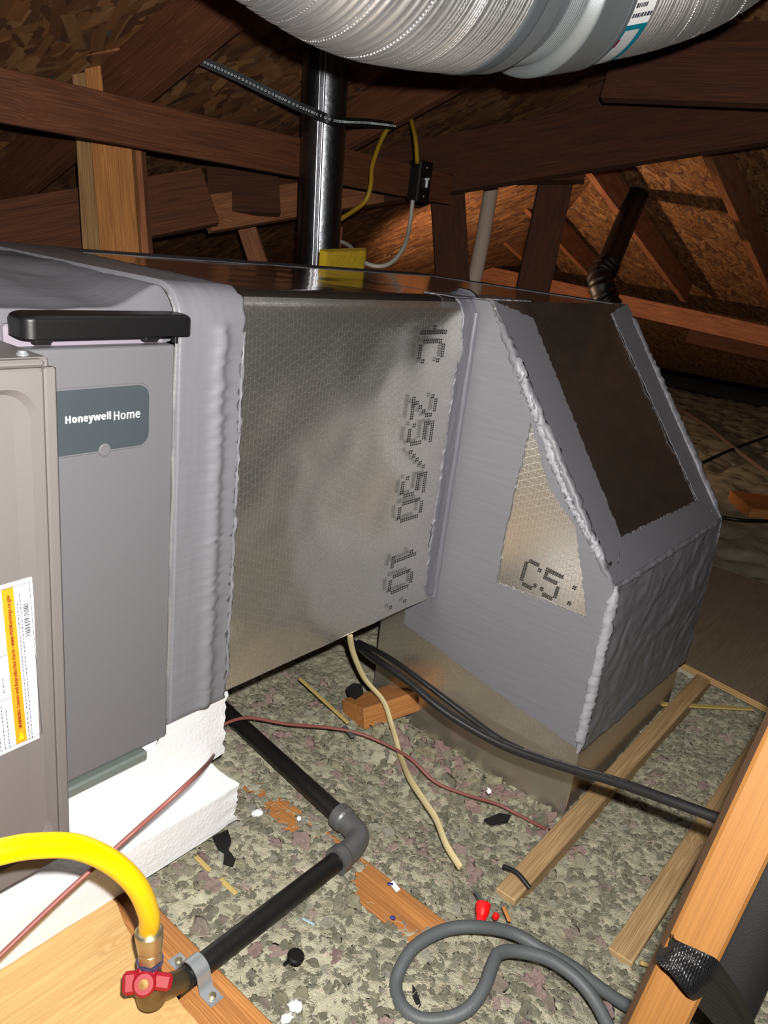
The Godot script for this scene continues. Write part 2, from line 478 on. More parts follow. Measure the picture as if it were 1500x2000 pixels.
func insulation() -> void:
	var big := swell
	var clump := noise(42.0, 4, FastNoiseLite.TYPE_CELLULAR, 1)
	clump.cellular_return_type = FastNoiseLite.RETURN_DISTANCE
	var clump2 := noise(85.0, 5, FastNoiseLite.TYPE_CELLULAR, 1)
	clump2.cellular_return_type = FastNoiseLite.RETURN_DISTANCE
	var fine := noise(160.0, 6, FastNoiseLite.TYPE_SIMPLEX_SMOOTH, 3)
	var tone := noise(9.0, 7, FastNoiseLite.TYPE_SIMPLEX_SMOOTH, 4)
	var tone2 := noise(60.0, 8, FastNoiseLite.TYPE_SIMPLEX_SMOOTH, 2)
	var warp := noise(30.0, 10, FastNoiseLite.TYPE_SIMPLEX_SMOOTH, 2)
	var step := 0.0048
	var x0 := 0.42; var x1 := 2.25; var z0 := -0.62; var z1 := 0.98
	var rows := []; var cols := []
	var nx := int((x1 - x0) / step); var nz := int((z1 - z0) / step)
	for i in nx + 1:
		var row := PackedVector3Array(); row.resize(nz + 1)
		var cr := PackedColorArray(); cr.resize(nz + 1)
		var x := x0 + (x1 - x0) * i / nx
		for j in nz + 1:
			var z := z0 + (z1 - z0) * j / nz
			var wx := x + 0.012 * warp.get_noise_2d(x, z); var wz := z + 0.012 * warp.get_noise_2d(z + 7.0, x)
			var c := clump.get_noise_2d(wx, wz); var c2 := clump2.get_noise_2d(wx + 3.0, wz)
			var f := fine.get_noise_2d(x, z)
			var h := ins_height(x, z) + 0.014 * big.get_noise_2d(x, z) - 0.008 * (c + 1.0) - 0.005 * (c2 + 1.0) + 0.004 * f + 0.012
			row[j] = Vector3(x, h, z)
			var t := tone.get_noise_2d(x, z); var t2 := tone2.get_noise_2d(x, z)
			var k := Color(0.39, 0.376, 0.275).lerp(Color(0.47, 0.456, 0.34), clampf(0.5 + t + 0.5 * t2, 0, 1))
			if t2 > 0.42 and t > 0.0: k = k.lerp(Color(0.60, 0.47, 0.38), clampf((t2 - 0.42) * 4.0, 0, 0.8))
			elif t2 < -0.45: k = k.lerp(Color(0.58, 0.54, 0.36), clampf((-0.45 - t2) * 4.0, 0, 0.8))
			cr[j] = k
		rows.append(row); cols.append(cr)
	var mb := MB.new()
	mb.grid(rows, [], false, true, cols)
	put(mb, "loose_insulation", M.insul, null, "grey-green loose-fill insulation covering the attic floor around the duct boot", "insulation", "", "stuff")
	# the rest of the attic floor, coarser
	var mb2 := MB.new()
	for q in [[-1.5, 0.42, -5.4, 3.5], [2.25, 8.0, -5.4, 3.5], [0.42, 2.25, -5.4, -0.62], [0.42, 2.25, 0.98, 3.5]]:
		var rr := []; var cc := []
		var st := 0.035
		var a := int((q[1] - q[0]) / st); var b := int((q[3] - q[2]) / st)
		for i in a + 1:
			var row := PackedVector3Array(); var cr := PackedColorArray()
			var x: float = q[0] + (q[1] - q[0]) * i / a
			for j in b + 1:
				var z: float = q[2] + (q[3] - q[2]) * j / b
				row.append(Vector3(x, ins_height(x, z) + 0.03 * big.get_noise_2d(x, z) + 0.02 * warp.get_noise_2d(x, z), z))
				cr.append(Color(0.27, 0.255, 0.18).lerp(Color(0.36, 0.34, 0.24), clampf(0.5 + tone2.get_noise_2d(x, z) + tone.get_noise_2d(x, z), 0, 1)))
			rr.append(row); cc.append(cr)
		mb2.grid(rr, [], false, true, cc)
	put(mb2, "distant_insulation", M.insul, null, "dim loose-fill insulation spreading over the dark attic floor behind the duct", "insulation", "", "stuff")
	# loose clumps and tufts
	lumps("wool_clumps", 42000, 0.0028, 0.0082, [Color(0.47, 0.455, 0.335), Color(0.42, 0.405, 0.295), Color(0.53, 0.515, 0.39), Color(0.38, 0.362, 0.26), Color(0.46, 0.45, 0.345)], "small grey-green clumps lying loose on the insulation", 101, 0.8)
	lumps("pink_tufts", 900, 0.005, 0.015, [Color(0.68, 0.50, 0.45), Color(0.64, 0.45, 0.41), Color(0.70, 0.57, 0.50), Color(0.58, 0.48, 0.40)], "pink fibreglass tufts scattered over the grey-green insulation", 102, 0.7)
	lumps("cream_tufts", 1000, 0.0045, 0.013, [Color(0.66, 0.62, 0.43), Color(0.72, 0.68, 0.50), Color(0.68, 0.66, 0.55), Color(0.60, 0.57, 0.38)], "pale cream fibreglass tufts scattered over the grey-green insulation", 103, 0.65)
	lumps("boot_fluff", 330, 0.007, 0.019, [Color(0.66, 0.61, 0.40), Color(0.72, 0.67, 0.50), Color(0.64, 0.44, 0.40), Color(0.44, 0.42, 0.31)], "cream and pink fluff heaped against the metal boot", 105, 0.75, Rect2(1.20, -0.04, 0.13, 0.42))
	strands()

# loose glass fibres: thin bent slivers
func strands() -> void:
	var r := RandomNumberGenerator.new(); r.seed = 104
	var mb := MB.new()
	mb.tube(curve([Vector3(-1, 0.0, 0), Vector3(-0.3, 0.25, 0.10), Vector3(0.4, 0.20, -0.12), Vector3(1, -0.05, 0.05)], 0.45), 0.045, 3, false)
	var mm := MultiMesh.new()
	mm.transform_format = MultiMesh.TRANSFORM_3D
	mm.use_colors = true
	mm.mesh = mb.mesh(Vector3.ZERO)
	mm.instance_count = 14000
	var tones := [Color(0.46, 0.44, 0.32), Color(0.55, 0.52, 0.38), Color(0.36, 0.34, 0.25), Color(0.62, 0.46, 0.40), Color(0.20, 0.18, 0.13)]
	for i in mm.instance_count:
		var x := r.randf_range(0.43, 2.2); var z := r.randf_range(-0.4, 0.95)
		if x > 1.36 and x < 1.99 and z < 0.39: z = r.randf_range(0.45, 0.95)
		var l := r.randf_range(0.004, 0.012)
		var b := Basis.from_euler(Vector3(r.randf_range(-0.6, 0.6), r.randf() * TAU, r.randf_range(-0.5, 0.5))).scaled(Vector3.ONE * l)
		mm.set_instance_transform(i, Transform3D(b, Vector3(x, ins_top(x, z) + r.randf_range(0.002, 0.012), z)))
		mm.set_instance_color(i, tones[r.randi() % 5])
	var o := MultiMeshInstance3D.new()
	o.name = "loose_fibres"; o.multimesh = mm; o.material_override = M.strand
	add_child(o)
	tag(o, "fine loose glass fibres strewn over the insulation", "insulation", "", "stuff")

func lump_mesh(s: int, flatness: float) -> ArrayMesh:
	var n := noise(1.3, s, FastNoiseLite.TYPE_SIMPLEX_SMOOTH, 3)
	var mb := MB.new()
	var rows := []
	for i in 11:
		var ph := PI * i / 10.0
		var row := PackedVector3Array()
		for j in 15:
			var th := TAU * (j % 14) / 14.0
			var d := Vector3(sin(ph) * cos(th), cos(ph), sin(ph) * sin(th))
			var q := 1.0 + 0.55 * n.get_noise_3dv(d * 1.2) + 0.5 * n.get_noise_3dv(d * 3.4)
			row.append(d * q * Vector3(1.25, flatness, 0.9))
		rows.append(row)
	mb.grid(rows, [], true, true)
	return mb.mesh(Vector3.ZERO)

func lumps(called: String, count: int, r0: float, r1: float, tones: Array, label: String, s: int, flatness: float, area := Rect2(0.43, -0.4, 1.77, 1.35)) -> void:
	var r := RandomNumberGenerator.new(); r.seed = s
	var group := noise(5.0, s, FastNoiseLite.TYPE_SIMPLEX_SMOOTH, 2)
	var root := Node3D.new(); root.name = called
	add_child(root)
	tag(root, label, "insulation", "", "stuff")
	for variant in 3:
		var mm := MultiMesh.new()
		mm.transform_format = MultiMesh.TRANSFORM_3D
		mm.use_colors = true
		mm.mesh = lump_mesh(s * 7 + variant, flatness)
		mm.instance_count = count / 3
		for i in count / 3:
			var x := 0.0; var z := 0.0
			for attempt in 12:
				x = r.randf_range(area.position.x, area.end.x); z = r.randf_range(area.position.y, area.end.y)
				if x > 1.36 and x < 1.99 and z < 0.39: continue
				if count > 2000 or group.get_noise_2d(x, z) > r.randf_range(-0.5, 0.35): break
			if x > 1.36 and x < 1.99 and z < 0.39: z = 0.55
			var rr := lerpf(r0, r1, pow(r.randf(), 2.0))
			var b := Basis.from_euler(Vector3(r.randf_range(-0.5, 0.5), r.randf() * TAU, r.randf_range(-0.5, 0.5))).scaled(Vector3.ONE * rr)
			mm.set_instance_transform(i, Transform3D(b, Vector3(x, ins_top(x, z) + rr * r.randf_range(0.0, 0.7), z)))
			var q: Color = tones[r.randi() % tones.size()]
			mm.set_instance_color(i, q * r.randf_range(0.85, 1.15))
		var o := MultiMeshInstance3D.new()
		o.name = "tuft" if count < 2000 else "clump"
		o.multimesh = mm; o.material_override = M.lump
		o.set_meta("kind", "stuff")
		root.add_child(o, true)

func r1y(x: float) -> float: return 1.0 - (x - 5.5) / 3.0
func r2y(z: float) -> float: return 1.35 + (z + 1.4) * 0.42

func structure() -> void:
	var mb := MB.new()
	mb.box(Vector3(3.5, -0.10, -1.0), Vector3(13, 0.06, 10), 0.0)
	put(mb, "floor", M.drywall, null, "", "", "", "structure")
	# roof decks
	board("ceiling", Vector3(8.5, r1y(8.5) + 0.165, -1), Vector3(-3, r1y(-3) + 0.165, -1), Vector3(0, 0, 1), 10.0, 0.014, M.osb_fine, null, "", "", "", "structure")
	board("ceiling", Vector3(3, r2y(-5.6) + 0.165, -5.6), Vector3(3, r2y(4) + 0.165, 4), Vector3(1, 0, 0), 12.0, 0.014, M.osb, null, "", "", "", "structure")
	var w := MB.new()
	w.box(Vector3(-3.0, 2.0, -1), Vector3(0.05, 4.4, 10), 0.0)
	put(w, "wall_left", M.osb, null, "", "", "", "structure")
	w = MB.new()
	w.box(Vector3(3.5, 2.0, 4.0), Vector3(13, 4.4, 0.05), 0.0)
	put(w, "wall_back", M.osb, null, "", "", "", "structure")

func framing() -> void:
	# rafters of the near slope: fixed x, falling away from the camera
	var k := 0
	var names := ["brown rafter nearest the left, crossing above the horizontal beam", "brown rafter running down behind the silver flue pipe", "dark rafter rising right below the flexible silver duct"]
	for x in [1.38, 2.235, 3.07]:
		var za := -2.6 if k == 0 else (-1.75 if k == 1 else -1.55)
		var a := Vector3(x, r2y(za) + 0.075, za); var b := Vector3(x, r2y(1.6) + 0.075, 1.6)
		board("rafter", a, b, Vector3(0, 1, 0), 0.16 if k == 0 else 0.15, 0.04, M.wood_red if k < 2 else M.wood_dark, null, names[k], "rafter", "rafters under the near roof slope")
		k += 1
	# rafters of the far slope: fixed z, falling to the right
	k = 0
	var far := ["orange-lit far rafter farthest left, behind the switch box", "orange-lit far rafter left of the pale vent pipe", "orange-lit far rafter right of the pale vent pipe", "far rafter with dark side, left of the black vent hose", "wide dark far rafter right of the black vent hose", "dark far rafter at the right edge of the photo"]
	for z in [-3.35, -2.72, -2.12, -1.66, -1.05, -0.42]:
		var xa: float = [4.0, 3.9, 3.6, 3.0, 2.6, 2.4][k]
		var a := Vector3(5.62, r1y(5.62) + 0.07, z); var b := Vector3(xa, r1y(xa) + 0.07, z)
		board("far_rafter", a, b, Vector3(0, 1, 0), 0.14, 0.04, M.wood_brown, null, far[k], "rafter", "rafters under the far roof slope")
		k += 1
	board("ledger_beam", Vector3(5.5000, 0.9818, -2.8742), Vector3(5.5000, 0.8219, -0.2419), Vector3(0, 1, 0), 0.125, 0.05, M.wood_brown, null, "long reddish beam catching the feet of the far rafters", "beam")
	board("low_beam", Vector3(5.7000, 0.7428, -0.9933), Vector3(5.7000, 0.7080, -0.2540), Vector3(0, 1, 0), 0.10, 0.05, M.wood_dark, null, "dim beam low in the dark at the right edge", "beam")
	# horizontal beam across the view
	board("cross_beam", Vector3(0.35, 1.352, -1.12), Vector3(2.745, 1.361, -1.12), Vector3(0, 1, 0), 0.115, 0.04, M.wood_red, null, "long reddish-brown horizontal beam passing behind the flue pipe", "beam")
	# post below and above the beam: doubled studs
	var t := thing("support_post", "light brown doubled stud post standing under the left of the cross beam", "post", Vector3(1.3707, 1.0223, -1.2885))
	board("stud", Vector3(1.3838, 1.6073, -1.4038), Vector3(1.3738, 0.9777, -1.2934), Vector3(0.636297, 0.113851, 0.762997), 0.116, 0.04, M.wood_post, t)
	board("stud", Vector3(1.3564, 1.6044, -1.4727), Vector3(1.3320, 0.9667, -1.3762), Vector3(0.190199, 0.935366, -0.298187) * 0.2 + Vector3(0.636297, 0.113851, 0.762997), 0.055, 0.05, M.wood_grey, t)
	board("trim_strip", Vector3(1.4577, 1.3115, -1.3439), Vector3(1.4384, 0.9839, -1.2650), Vector3(0.636297, 0.113851, 0.762997), 0.030, 0.05, M.wood_brown, t)
	board("wedge_block", Vector3(1.3294, 1.7035, -1.3914), Vector3(1.3422, 1.5317, -1.3442), Vector3(0.636297, 0.113851, 0.762997), 0.12, 0.05, M.wood_brown, null, "brown wood block wedged between rafters at the top left", "block")
	# long low members behind the beam
	board("tie_board", Vector3(1.1100, 0.9853, -1.7812), Vector3(1.8522, 1.2119, -1.5039), Vector3(0.190199, 0.935366, -0.298187), 0.195, 0.04, M.wood_red, null, "wide brown board cut square, behind the doubled stud post", "board")
	board("tie_board", Vector3(1.8567, 1.1507, -1.5321), Vector3(3.0561, 1.4379, -1.3393), Vector3(0.190199, 0.935366, -0.298187), 0.125, 0.04, M.wood_brown, null, "brown board sloping up right behind the flue pipe", "board")
	board("packing_block", Vector3(1.9066, 1.2356, -1.5863), Vector3(2.1151, 1.2571, -1.4317), Vector3(0.190199, 0.935366, -0.298187), 0.16, 0.04, M.wood_dark, null, "dark red wood block in the gap left of the flue pipe", "block")
	board("hip_board", Vector3(2.5958, 1.3314, -1.6505), Vector3(3.3590, 1.8609, 0.4651), Vector3(0.190199, 0.935366, -0.298187), 0.235, 0.04, M.wood_dark, null, "deep dark brown board rising right above the far rafters", "board")
	board("brace_board", Vector3(2.5561, 1.7253, -0.4152), Vector3(2.7114, 1.7061, 0.7574), Vector3(0.190199, 0.935366, -0.298187), 0.175, 0.04, M.wood_dark, null, "dark brown board at upper right below the flexible duct", "board")
	board("hanging_post", Vector3(2.9099, 1.4131, -1.2538), Vector3(2.8179, 0.2159, -0.8840), Vector3(0.636297, 0.113851, 0.762997), 0.145, 0.05, M.wood_dark, null, "dark post under the beam end beside the switch box", "post")
	board("hanging_post", Vector3(3.0683, 1.4626, -0.8147), Vector3(2.7784, 0.3389, -0.7109), Vector3(0.636297, 0.113851, 0.762997), 0.135, 0.05, M.wood_dark, null, "dark leaning post between the pale vent pipe and black hose", "post")
	board("nailer_block", Vector3(2.9174, 1.4412, -0.9118), Vector3(3.0419, 1.4709, -0.6796), Vector3(0.190199, 0.935366, -0.298187), 0.055, 0.05, M.wood_dark, null, "short dark block under the deep board, above the far rafters", "block")
	board("web_strut", Vector3(2.1840, 1.1498, -1.6976), Vector3(2.4118, 0.3968, -1.4841), Vector3(0.636297, 0.113851, 0.762997), 0.075, 0.04, M.wood_brown, null, "narrow brown strut slanting in the dark left of the flue pipe", "strut")
	board("orange_strut", Vector3(3.3135, 1.2889, -2.2245), Vector3(3.2516, 0.4630, -2.1716), Vector3(0.636297, 0.113851, 0.762997), 0.036, 0.04, M.wood_brown, null, "thin orange-lit strut just right of the flue pipe", "strut")

func lights() -> void:
	var cam := Camera3D.new()
	cam.name = "camera"
	cam.transform = Transform3D(Basis(Vector3(0.636297, 0.113851, 0.762997), Vector3(0.190199, 0.935366, -0.298187), Vector3(-0.747630, 0.334856, 0.573516)), Vector3(0.0000, 1.1500, 0.8604))
	cam.fov = 67.38; cam.near = 0.02; cam.far = 60.0
	cam.current = true
	add_child(cam)
	var e := Environment.new()
	e.background_mode = Environment.BG_COLOR
	e.background_color = Color(0, 0, 0)
	e.tonemap_mode = Environment.TONE_MAPPER_LINEAR
	e.tonemap_exposure = 1.0
	e.sdfgi_enabled = true; e.ssao_enabled = true; e.ssil_enabled = true
	var we := WorldEnvironment.new()
	we.name = "environment"; we.environment = e
	add_child(we)
	# the phone's flash, a little above and right of its lens
	var fl := SpotLight3D.new()
	fl.name = "phone_flash"
	fl.position = cam.position + Vector3(0.636297, 0.113851, 0.762997) * 0.030 + Vector3(0.190199, 0.935366, -0.298187) * 0.055
	fl.basis = cam.basis
	fl.spot_angle = 62.0; fl.spot_angle_attenuation = 0.6; fl.spot_range = 20.0; fl.spot_attenuation = 2.0
	fl.light_color = Color(1.0, 0.985, 0.96); fl.light_energy = 3.3; fl.light_size = 0.006; fl.shadow_enabled = true
	add_child(fl)

func work_lamp() -> void:
	var at := Vector3(3.2, 0.60, -1.80)
	var t := thing("work_lamp", "clamp work lamp with warm bulb glowing behind the wrapped duct", "lamp", Vector3(at.x - 0.1, 0.04, at.z))
	var mb := MB.new()
	mb.lathe(at + Vector3(-0.10, 0, 0), Vector3(1, 0.12, 0), [Vector2(0, 0.02), Vector2(0.03, 0.05), Vector2(0.11, 0.09), Vector2(0.112, 0.092)])
	put(mb, "lamp_shade", M.alu, t)
	mb = MB.new()
	mb.lathe(at + Vector3(-0.06, 0, 0), Vector3(1, 0.12, 0), [Vector2(0, 0.01), Vector2(0.03, 0.025), Vector2(0.06, 0.03), Vector2(0.085, 0.018), Vector2(0.092, 0.0)])
	var bm := mat(Color(1, 0.9, 0.7), 0.4)
	bm.emission_enabled = true; bm.emission = Color(1.0, 0.7, 0.42); bm.emission_energy_multiplier = 2.0
	put(mb, "bulb", bm, t)
	mb = MB.new()
	mb.tube(PackedVector3Array([Vector3(at.x - 0.1, 0.02, at.z), Vector3(at.x - 0.1, 0.58, at.z)]), 0.012, 10)
	put(mb, "stand", M.steel, t)
	var sp := SpotLight3D.new()
	sp.name = "work_lamp_beam"
	sp.position = at + Vector3(0.03, 0.0, 0)
	add_child(sp)
	sp.look_at(at + Vector3(1, 0.24, 0.22))
	sp.spot_angle = 62.0; sp.spot_angle_attenuation = 0.5; sp.spot_range = 20.0; sp.spot_attenuation = 2.0
	sp.light_color = Color(1.0, 0.82, 0.66); sp.light_energy = 2.0; sp.light_size = 0.05; sp.shadow_enabled = true

# ---------------------------------------------------------------- the duct
const ER := 0.045
func duct_at(s: float) -> PackedVector3Array:
	# point and normal on the outline of the duct: up the front, round the top edge, back over the top
	var lf := DT - DB - ER; var la := PI / 2 * ER
	if s < lf: return PackedVector3Array([Vector3(0, DB + s, 0), Vector3(0, 0, 1)])
	if s < lf + la:
		var a := (s - lf) / ER
		var q := Vector3(0, sin(a), cos(a))
		return PackedVector3Array([Vector3(0, DT - ER, -ER) + q * ER, q])
	return PackedVector3Array([Vector3(0, DT, -ER - (s - lf - la)), Vector3(0, 1, 0)])

# a coat over the duct between x0..x1 and s0..s1 with ragged edges; off(u, s) gives its height
func coat(t: Node3D, called: String, x0: float, x1: float, s0: float, s1: float, nu: int, off: Callable, m: Material, rag: float, sd: int, skew := 0.0) -> void:
	var r := RandomNumberGenerator.new(); r.seed = sd
	var ns := maxi(8, int((s1 - s0) / 0.006))
	var rows := []; var uvs := []
	var wander := noise(14.0, sd, FastNoiseLite.TYPE_SIMPLEX_SMOOTH, 3)
	for i in ns + 1:
		var s := lerpf(s0, s1, float(i) / ns)
		var pn := duct_at(s)
		var lf := DT - DB - ER
		var sk := skew * maxf(0.0, s - lf)
		var a := x0 + (rag * (wander.get_noise_1d(s * 4.0) + r.randf_range(-0.4, 0.4)) if x0 > 0.64 else 0.0)
		var b := x1 + sk + rag * (wander.get_noise_1d(s * 4.0 + 50.0) + r.randf_range(-0.5, 0.5))
		var row := PackedVector3Array(); var ur := PackedVector2Array()
		for j in nu + 3:
			var u := clampf(float(j - 1) / nu, 0, 1)
			var h: float = off.call(u, s)
			if j == 0 or j == nu + 2: h = -0.002
			if i == 0 or i == ns: h = minf(h, 0.0)
			row.append(pn[0] + pn[1] * h + Vector3(lerpf(a, b, u), 0, 0))
			ur.append(Vector2(lerpf(a, b, u), s))
		rows.append(row); uvs.append(ur)
	var mb := MB.new()
	mb.grid(rows, uvs)
	put(mb, called, m, t)

const GLYPHS := {
	"H": ["10001", "10001", "10001", "11111", "10001", "10001", "10001"],
	"C": ["01110", "10001", "10000", "10000", "10000", "10001", "01110"],
	"2": ["01110", "10001", "00001", "00010", "00100", "01000", "11111"],
	"5": ["11111", "10000", "11110", "00001", "00001", "10001", "01110"],
	"/": ["00000", "00001", "00010", "00100", "01000", "10000", "00000"],
	"0": ["01110", "10001", "10001", "10001", "10001", "10001", "01110"],
	"1": ["00100", "01100", "00100", "00100", "00100", "00100", "01110"],
	":": ["00000", "00100", "00000", "00000", "00000", "00100", "00000"],
	" ": ["00000", "00000", "00000", "00000", "00000", "00000", "00000"],
}
# ink-jet lettering: each dot of the glyph is a little cluster of ink drops
func dot_print(t: Node3D, text: String, o: Vector3, along: Vector3, up: Vector3, pitch: float, cw: float, ch: float) -> void:
	var nrm := along.cross(up).normalized()
	for k in text.length():
		var mb := MB.new()
		var g: Array = GLYPHS[text[k]]
		for y in 7:
			for x in 5:
				if g[y][x] != "1": continue
				if text[k] == ":": mb = MB.new()
				for q in 4:
					var du := (x + 0.28 + 0.5 * (q % 2)) * cw; var dv := (6 - y + 0.28 + 0.5 * (q / 2)) * ch
					var c := o + along * (k * pitch + du) + up * dv + nrm * 0.0012
					if c.y > 1.008: continue
					var hw := along * cw * 0.19; var hh := up * ch * 0.19
					mb.face([c - hw - hh, c + hw - hh * 0.7, c + hw * 1.1 + hh, c - hw * 0.8 + hh], nrm)
				if text[k] == ":" and mb.v.size(): put(mb, "printed_dot", M.ink, t)
		if mb.v.size() and text[k] != ":": put(mb, "printed_character", M.ink, t)

func duct() -> void:
	var t := thing("supply_duct", "boxy silver foil supply duct sealed with grey mastic, turning down into the floor", "duct", Vector3(1.3, 0.0, 0.0))
	# straight run
	var bulge := noise(5.0, 31, FastNoiseLite.TYPE_SIMPLEX_SMOOTH, 2)
	var rows := []; var uvs := []
	var total := (DT - DB - ER) + PI / 2 * ER + 0.605
	var ns := 150
	for i in ns + 1:
		var s := total * i / ns
		var pn := duct_at(s)
		var row := PackedVector3Array(); var ur := PackedVector2Array()
		for j in 61:
			var x := lerpf(0.625, RX + 0.01, j / 60.0)
			var b := 0.0035 * bulge.get_noise_2d(x, s) - 0.004 * sin(PI * clampf(s / 0.61, 0, 1)) * sin(PI * j / 60.0) if s < 0.61 else 0.0015 * bulge.get_noise_2d(x * 0.7, s)
			row.append(pn[0] + pn[1] * b + Vector3(x, 0, 0))
			ur.append(Vector2(x, s))
		rows.append(row); uvs.append(ur)
	var nf := int(ns * (DT - DB - ER + 0.045) / total)
	var mb := MB.new()
	mb.grid(rows.slice(0, nf + 1), uvs.slice(0, nf + 1))
	put(mb, "front_panel", M.foil, t)
	mb = MB.new()
	mb.grid(rows.slice(nf), uvs.slice(nf))
	put(mb, "top_panel", M.foil_top, t)
	mb = MB.new()
	mb.face([Vector3(0.625, DB, 0), Vector3(RX, DB, 0), Vector3(RX, DB, -0.65), Vector3(0.625, DB, -0.65)], Vector3.DOWN)
	mb.face([Vector3(0.625, DB, -0.65), Vector3(RX, DB, -0.65), Vector3(RX, DT, -0.65), Vector3(0.625, DT, -0.65)], Vector3(0, 0, -1))
	put(mb, "back_panel", M.foil_top, t)
	# hood
	var prof := [Vector2(-0.65, DT), Vector2(0.034, DT), Vector2(0.40, 0.575), Vector2(0.40, 0.17), Vector2(-0.14, 0.17), Vector2(-0.14, DB), Vector2(-0.65, DB)]
	mb = MB.new()
	var side := PackedVector3Array()
	for q in prof: side.append(Vector3(RX, q.y, q.x))
	var side2 := PackedVector3Array()
	for q in prof: side2.append(Vector3(2.0, q.y, q.x))
	var p2 := PackedVector2Array(prof)
	mb.tris(side, Geometry2D.triangulate_polygon(p2), Vector3(-1, 0, 0), p2)
	put(mb, "hood_side", M.foil, t)
	mb = MB.new()
	mb.tris(side2, Geometry2D.triangulate_polygon(p2), Vector3(1, 0, 0), p2)
	put(mb, "hood_side", M.foil, t)
	mb = MB.new()
	for i in prof.size():
		if i == 1: continue
		var a: Vector2 = prof[i]; var b: Vector2 = prof[(i + 1) % prof.size()]
		var d := (b - a)
		var nn := Vector3(0, -d.x, d.y) * -1.0
		mb.face([Vector3(RX, a.y, a.x), Vector3(2.0, a.y, a.x), Vector3(2.0, b.y, b.x), Vector3(RX, b.y, b.x)], nn, [Vector2(RX, 0), Vector2(2.0, 0), Vector2(2.0, d.length()), Vector2(RX, d.length())])
	put(mb, "hood_shell", M.foil_top, t)
	# sloping foil face of the hood
	rows = []; uvs = []
	for i in 41:
		var f := i / 40.0
		var row := PackedVector3Array(); var ur := PackedVector2Array()
		for j in 41:
			var x := lerpf(RX, 2.0, j / 40.0)
			row.append(Vector3(x, lerpf(0.575, DT, f), lerpf(0.40, 0.034, f)) + Vector3(0, 0.6044, 0.7967) * (0.003 * bulge.get_noise_2d(x * 1.6, f * 1.5) - 0.004 * sin(PI * f) * sin(PI * j / 40.0)))
			ur.append(Vector2(x, f * 0.6056))
		rows.append(row); uvs.append(ur)
	mb = MB.new()
	mb.grid(rows, uvs)
	put(mb, "slant_panel", M.foil_slant, t)

	# --- mastic
	var lumpy := noise(26.0, 33, FastNoiseLite.TYPE_SIMPLEX_SMOOTH, 3)
	var broad := noise(7.0, 34, FastNoiseLite.TYPE_SIMPLEX_SMOOTH, 2)
	var lf := DT - DB - ER
	# collar beside the filter cabinet: swells to a rib two thirds across
	coat(t, "mastic_collar", 0.628, 0.742, -0.012, total, 26, func(u: float, s: float) -> float:
		var rib := 0.008 * exp(-pow((u - 0.62) / 0.10, 2.0)) if s < lf else 0.0
		return 0.003 + rib + 0.003 * (1.0 - u) + 0.0012 * broad.get_noise_2d(u * 0.3, s * 0.4) + 0.0005 * lumpy.get_noise_2d(u * 0.6, s * 0.06), M.mastic, 0.007, 41, 0.10)
	# the coat goes on over the top of the cabinets to the left
	rows = []
	for i in 60:
		var row := PackedVector3Array()
		for j in 41:
			var z := lerpf(-0.655, -0.020, j / 40.0)
			var x := lerpf(-0.5, 0.66, i / 59.0)
			var fall := 0.034 * smoothstep(-0.32, -0.03, z) * (1.0 - smoothstep(0.56, 0.64, x))
			row.append(Vector3(x, DT + 0.002 - fall + 0.004 * broad.get_noise_2d(x, z) + 0.0015 * lumpy.get_noise_2d(x * 0.4, z) - (0.07 if j == 40 else 0.0), z))
		rows.append(row)
	mb = MB.new()
	mb.grid(rows, [], false, true)
	put(mb, "mastic_cover", M.mastic_matte, t)
	# band at the hood
	coat(t, "mastic_band", 1.300, RX + 0.012, 0.0, lf + 0.09, 16, func(u: float, s: float) -> float:
		return 0.002 + 0.012 * pow(u, 3.0) + 0.0015 * broad.get_noise_2d(u * 0.3, s + 3.0) + 0.001 * lumpy.get_noise_2d(u * 0.2, s), M.mastic_smooth, 0.006, 42)
	# band along the back edge of the top, and round the far end
	mb = MB.new()
	mb.slab(jag([Vector3(0.70, DT, -0.655), Vector3(2.0, DT, -0.655), Vector3(2.0, DT, -0.545), Vector3(0.70, DT, -0.555)], Vector3.UP, 0.004, 0.03, 43), Vector3.UP, 0.0012)
	put(mb, "mastic_band", M.mastic_matte, t)
	mb = MB.new()
	mb.slab(jag([Vector3(1.935, DT, -0.55), Vector3(2.0, DT, -0.55), Vector3(2.0, DT, 0.03), Vector3(1.925, DT, 0.03)], Vector3.UP, 0.004, 0.02, 44), Vector3.UP, 0.0012)
	put(mb, "mastic_band", M.mastic_matte, t)
	mb = MB.new()
	mb.slab(jag([Vector3(1.262, DT, -0.075), Vector3(1.49, DT, -0.06), Vector3(1.50, DT, 0.032), Vector3(1.262, DT, 0.0)], Vector3.UP, 0.004, 0.008, 45), Vector3.UP, 0.0015)
	put(mb, "mastic_band", M.mastic_smooth, t)
	# side of the hood, round the foil triangle
	var nx := Vector3(-1, 0, 0)
	var hole := [Vector3(1.3440, 0.8438, 0.1644), Vector3(1.3440, 0.7292, 0.2292), Vector3(1.3440, 0.6684, 0.3001), Vector3(1.3440, 0.4958, 0.3611), Vector3(1.3440, 0.4903, 0.1518), Vector3(1.3440, 0.6026, 0.1503)]
	var tip := Vector3(1.344, 1.05, 0.0); var knee := Vector3(1.344, 0.575, 0.40); var foot := Vector3(1.344, 0.212, 0.40)
	mb = MB.new()
	mb.slab(jag([Vector3(1.344, 1.055, 0.03), knee, foot, hole[3], hole[2], hole[1], hole[0]], nx, 0.0022, 0.006, 46), nx, 0.004)
	put(mb, "mastic_patch", M.mastic, t)
	mb = MB.new()
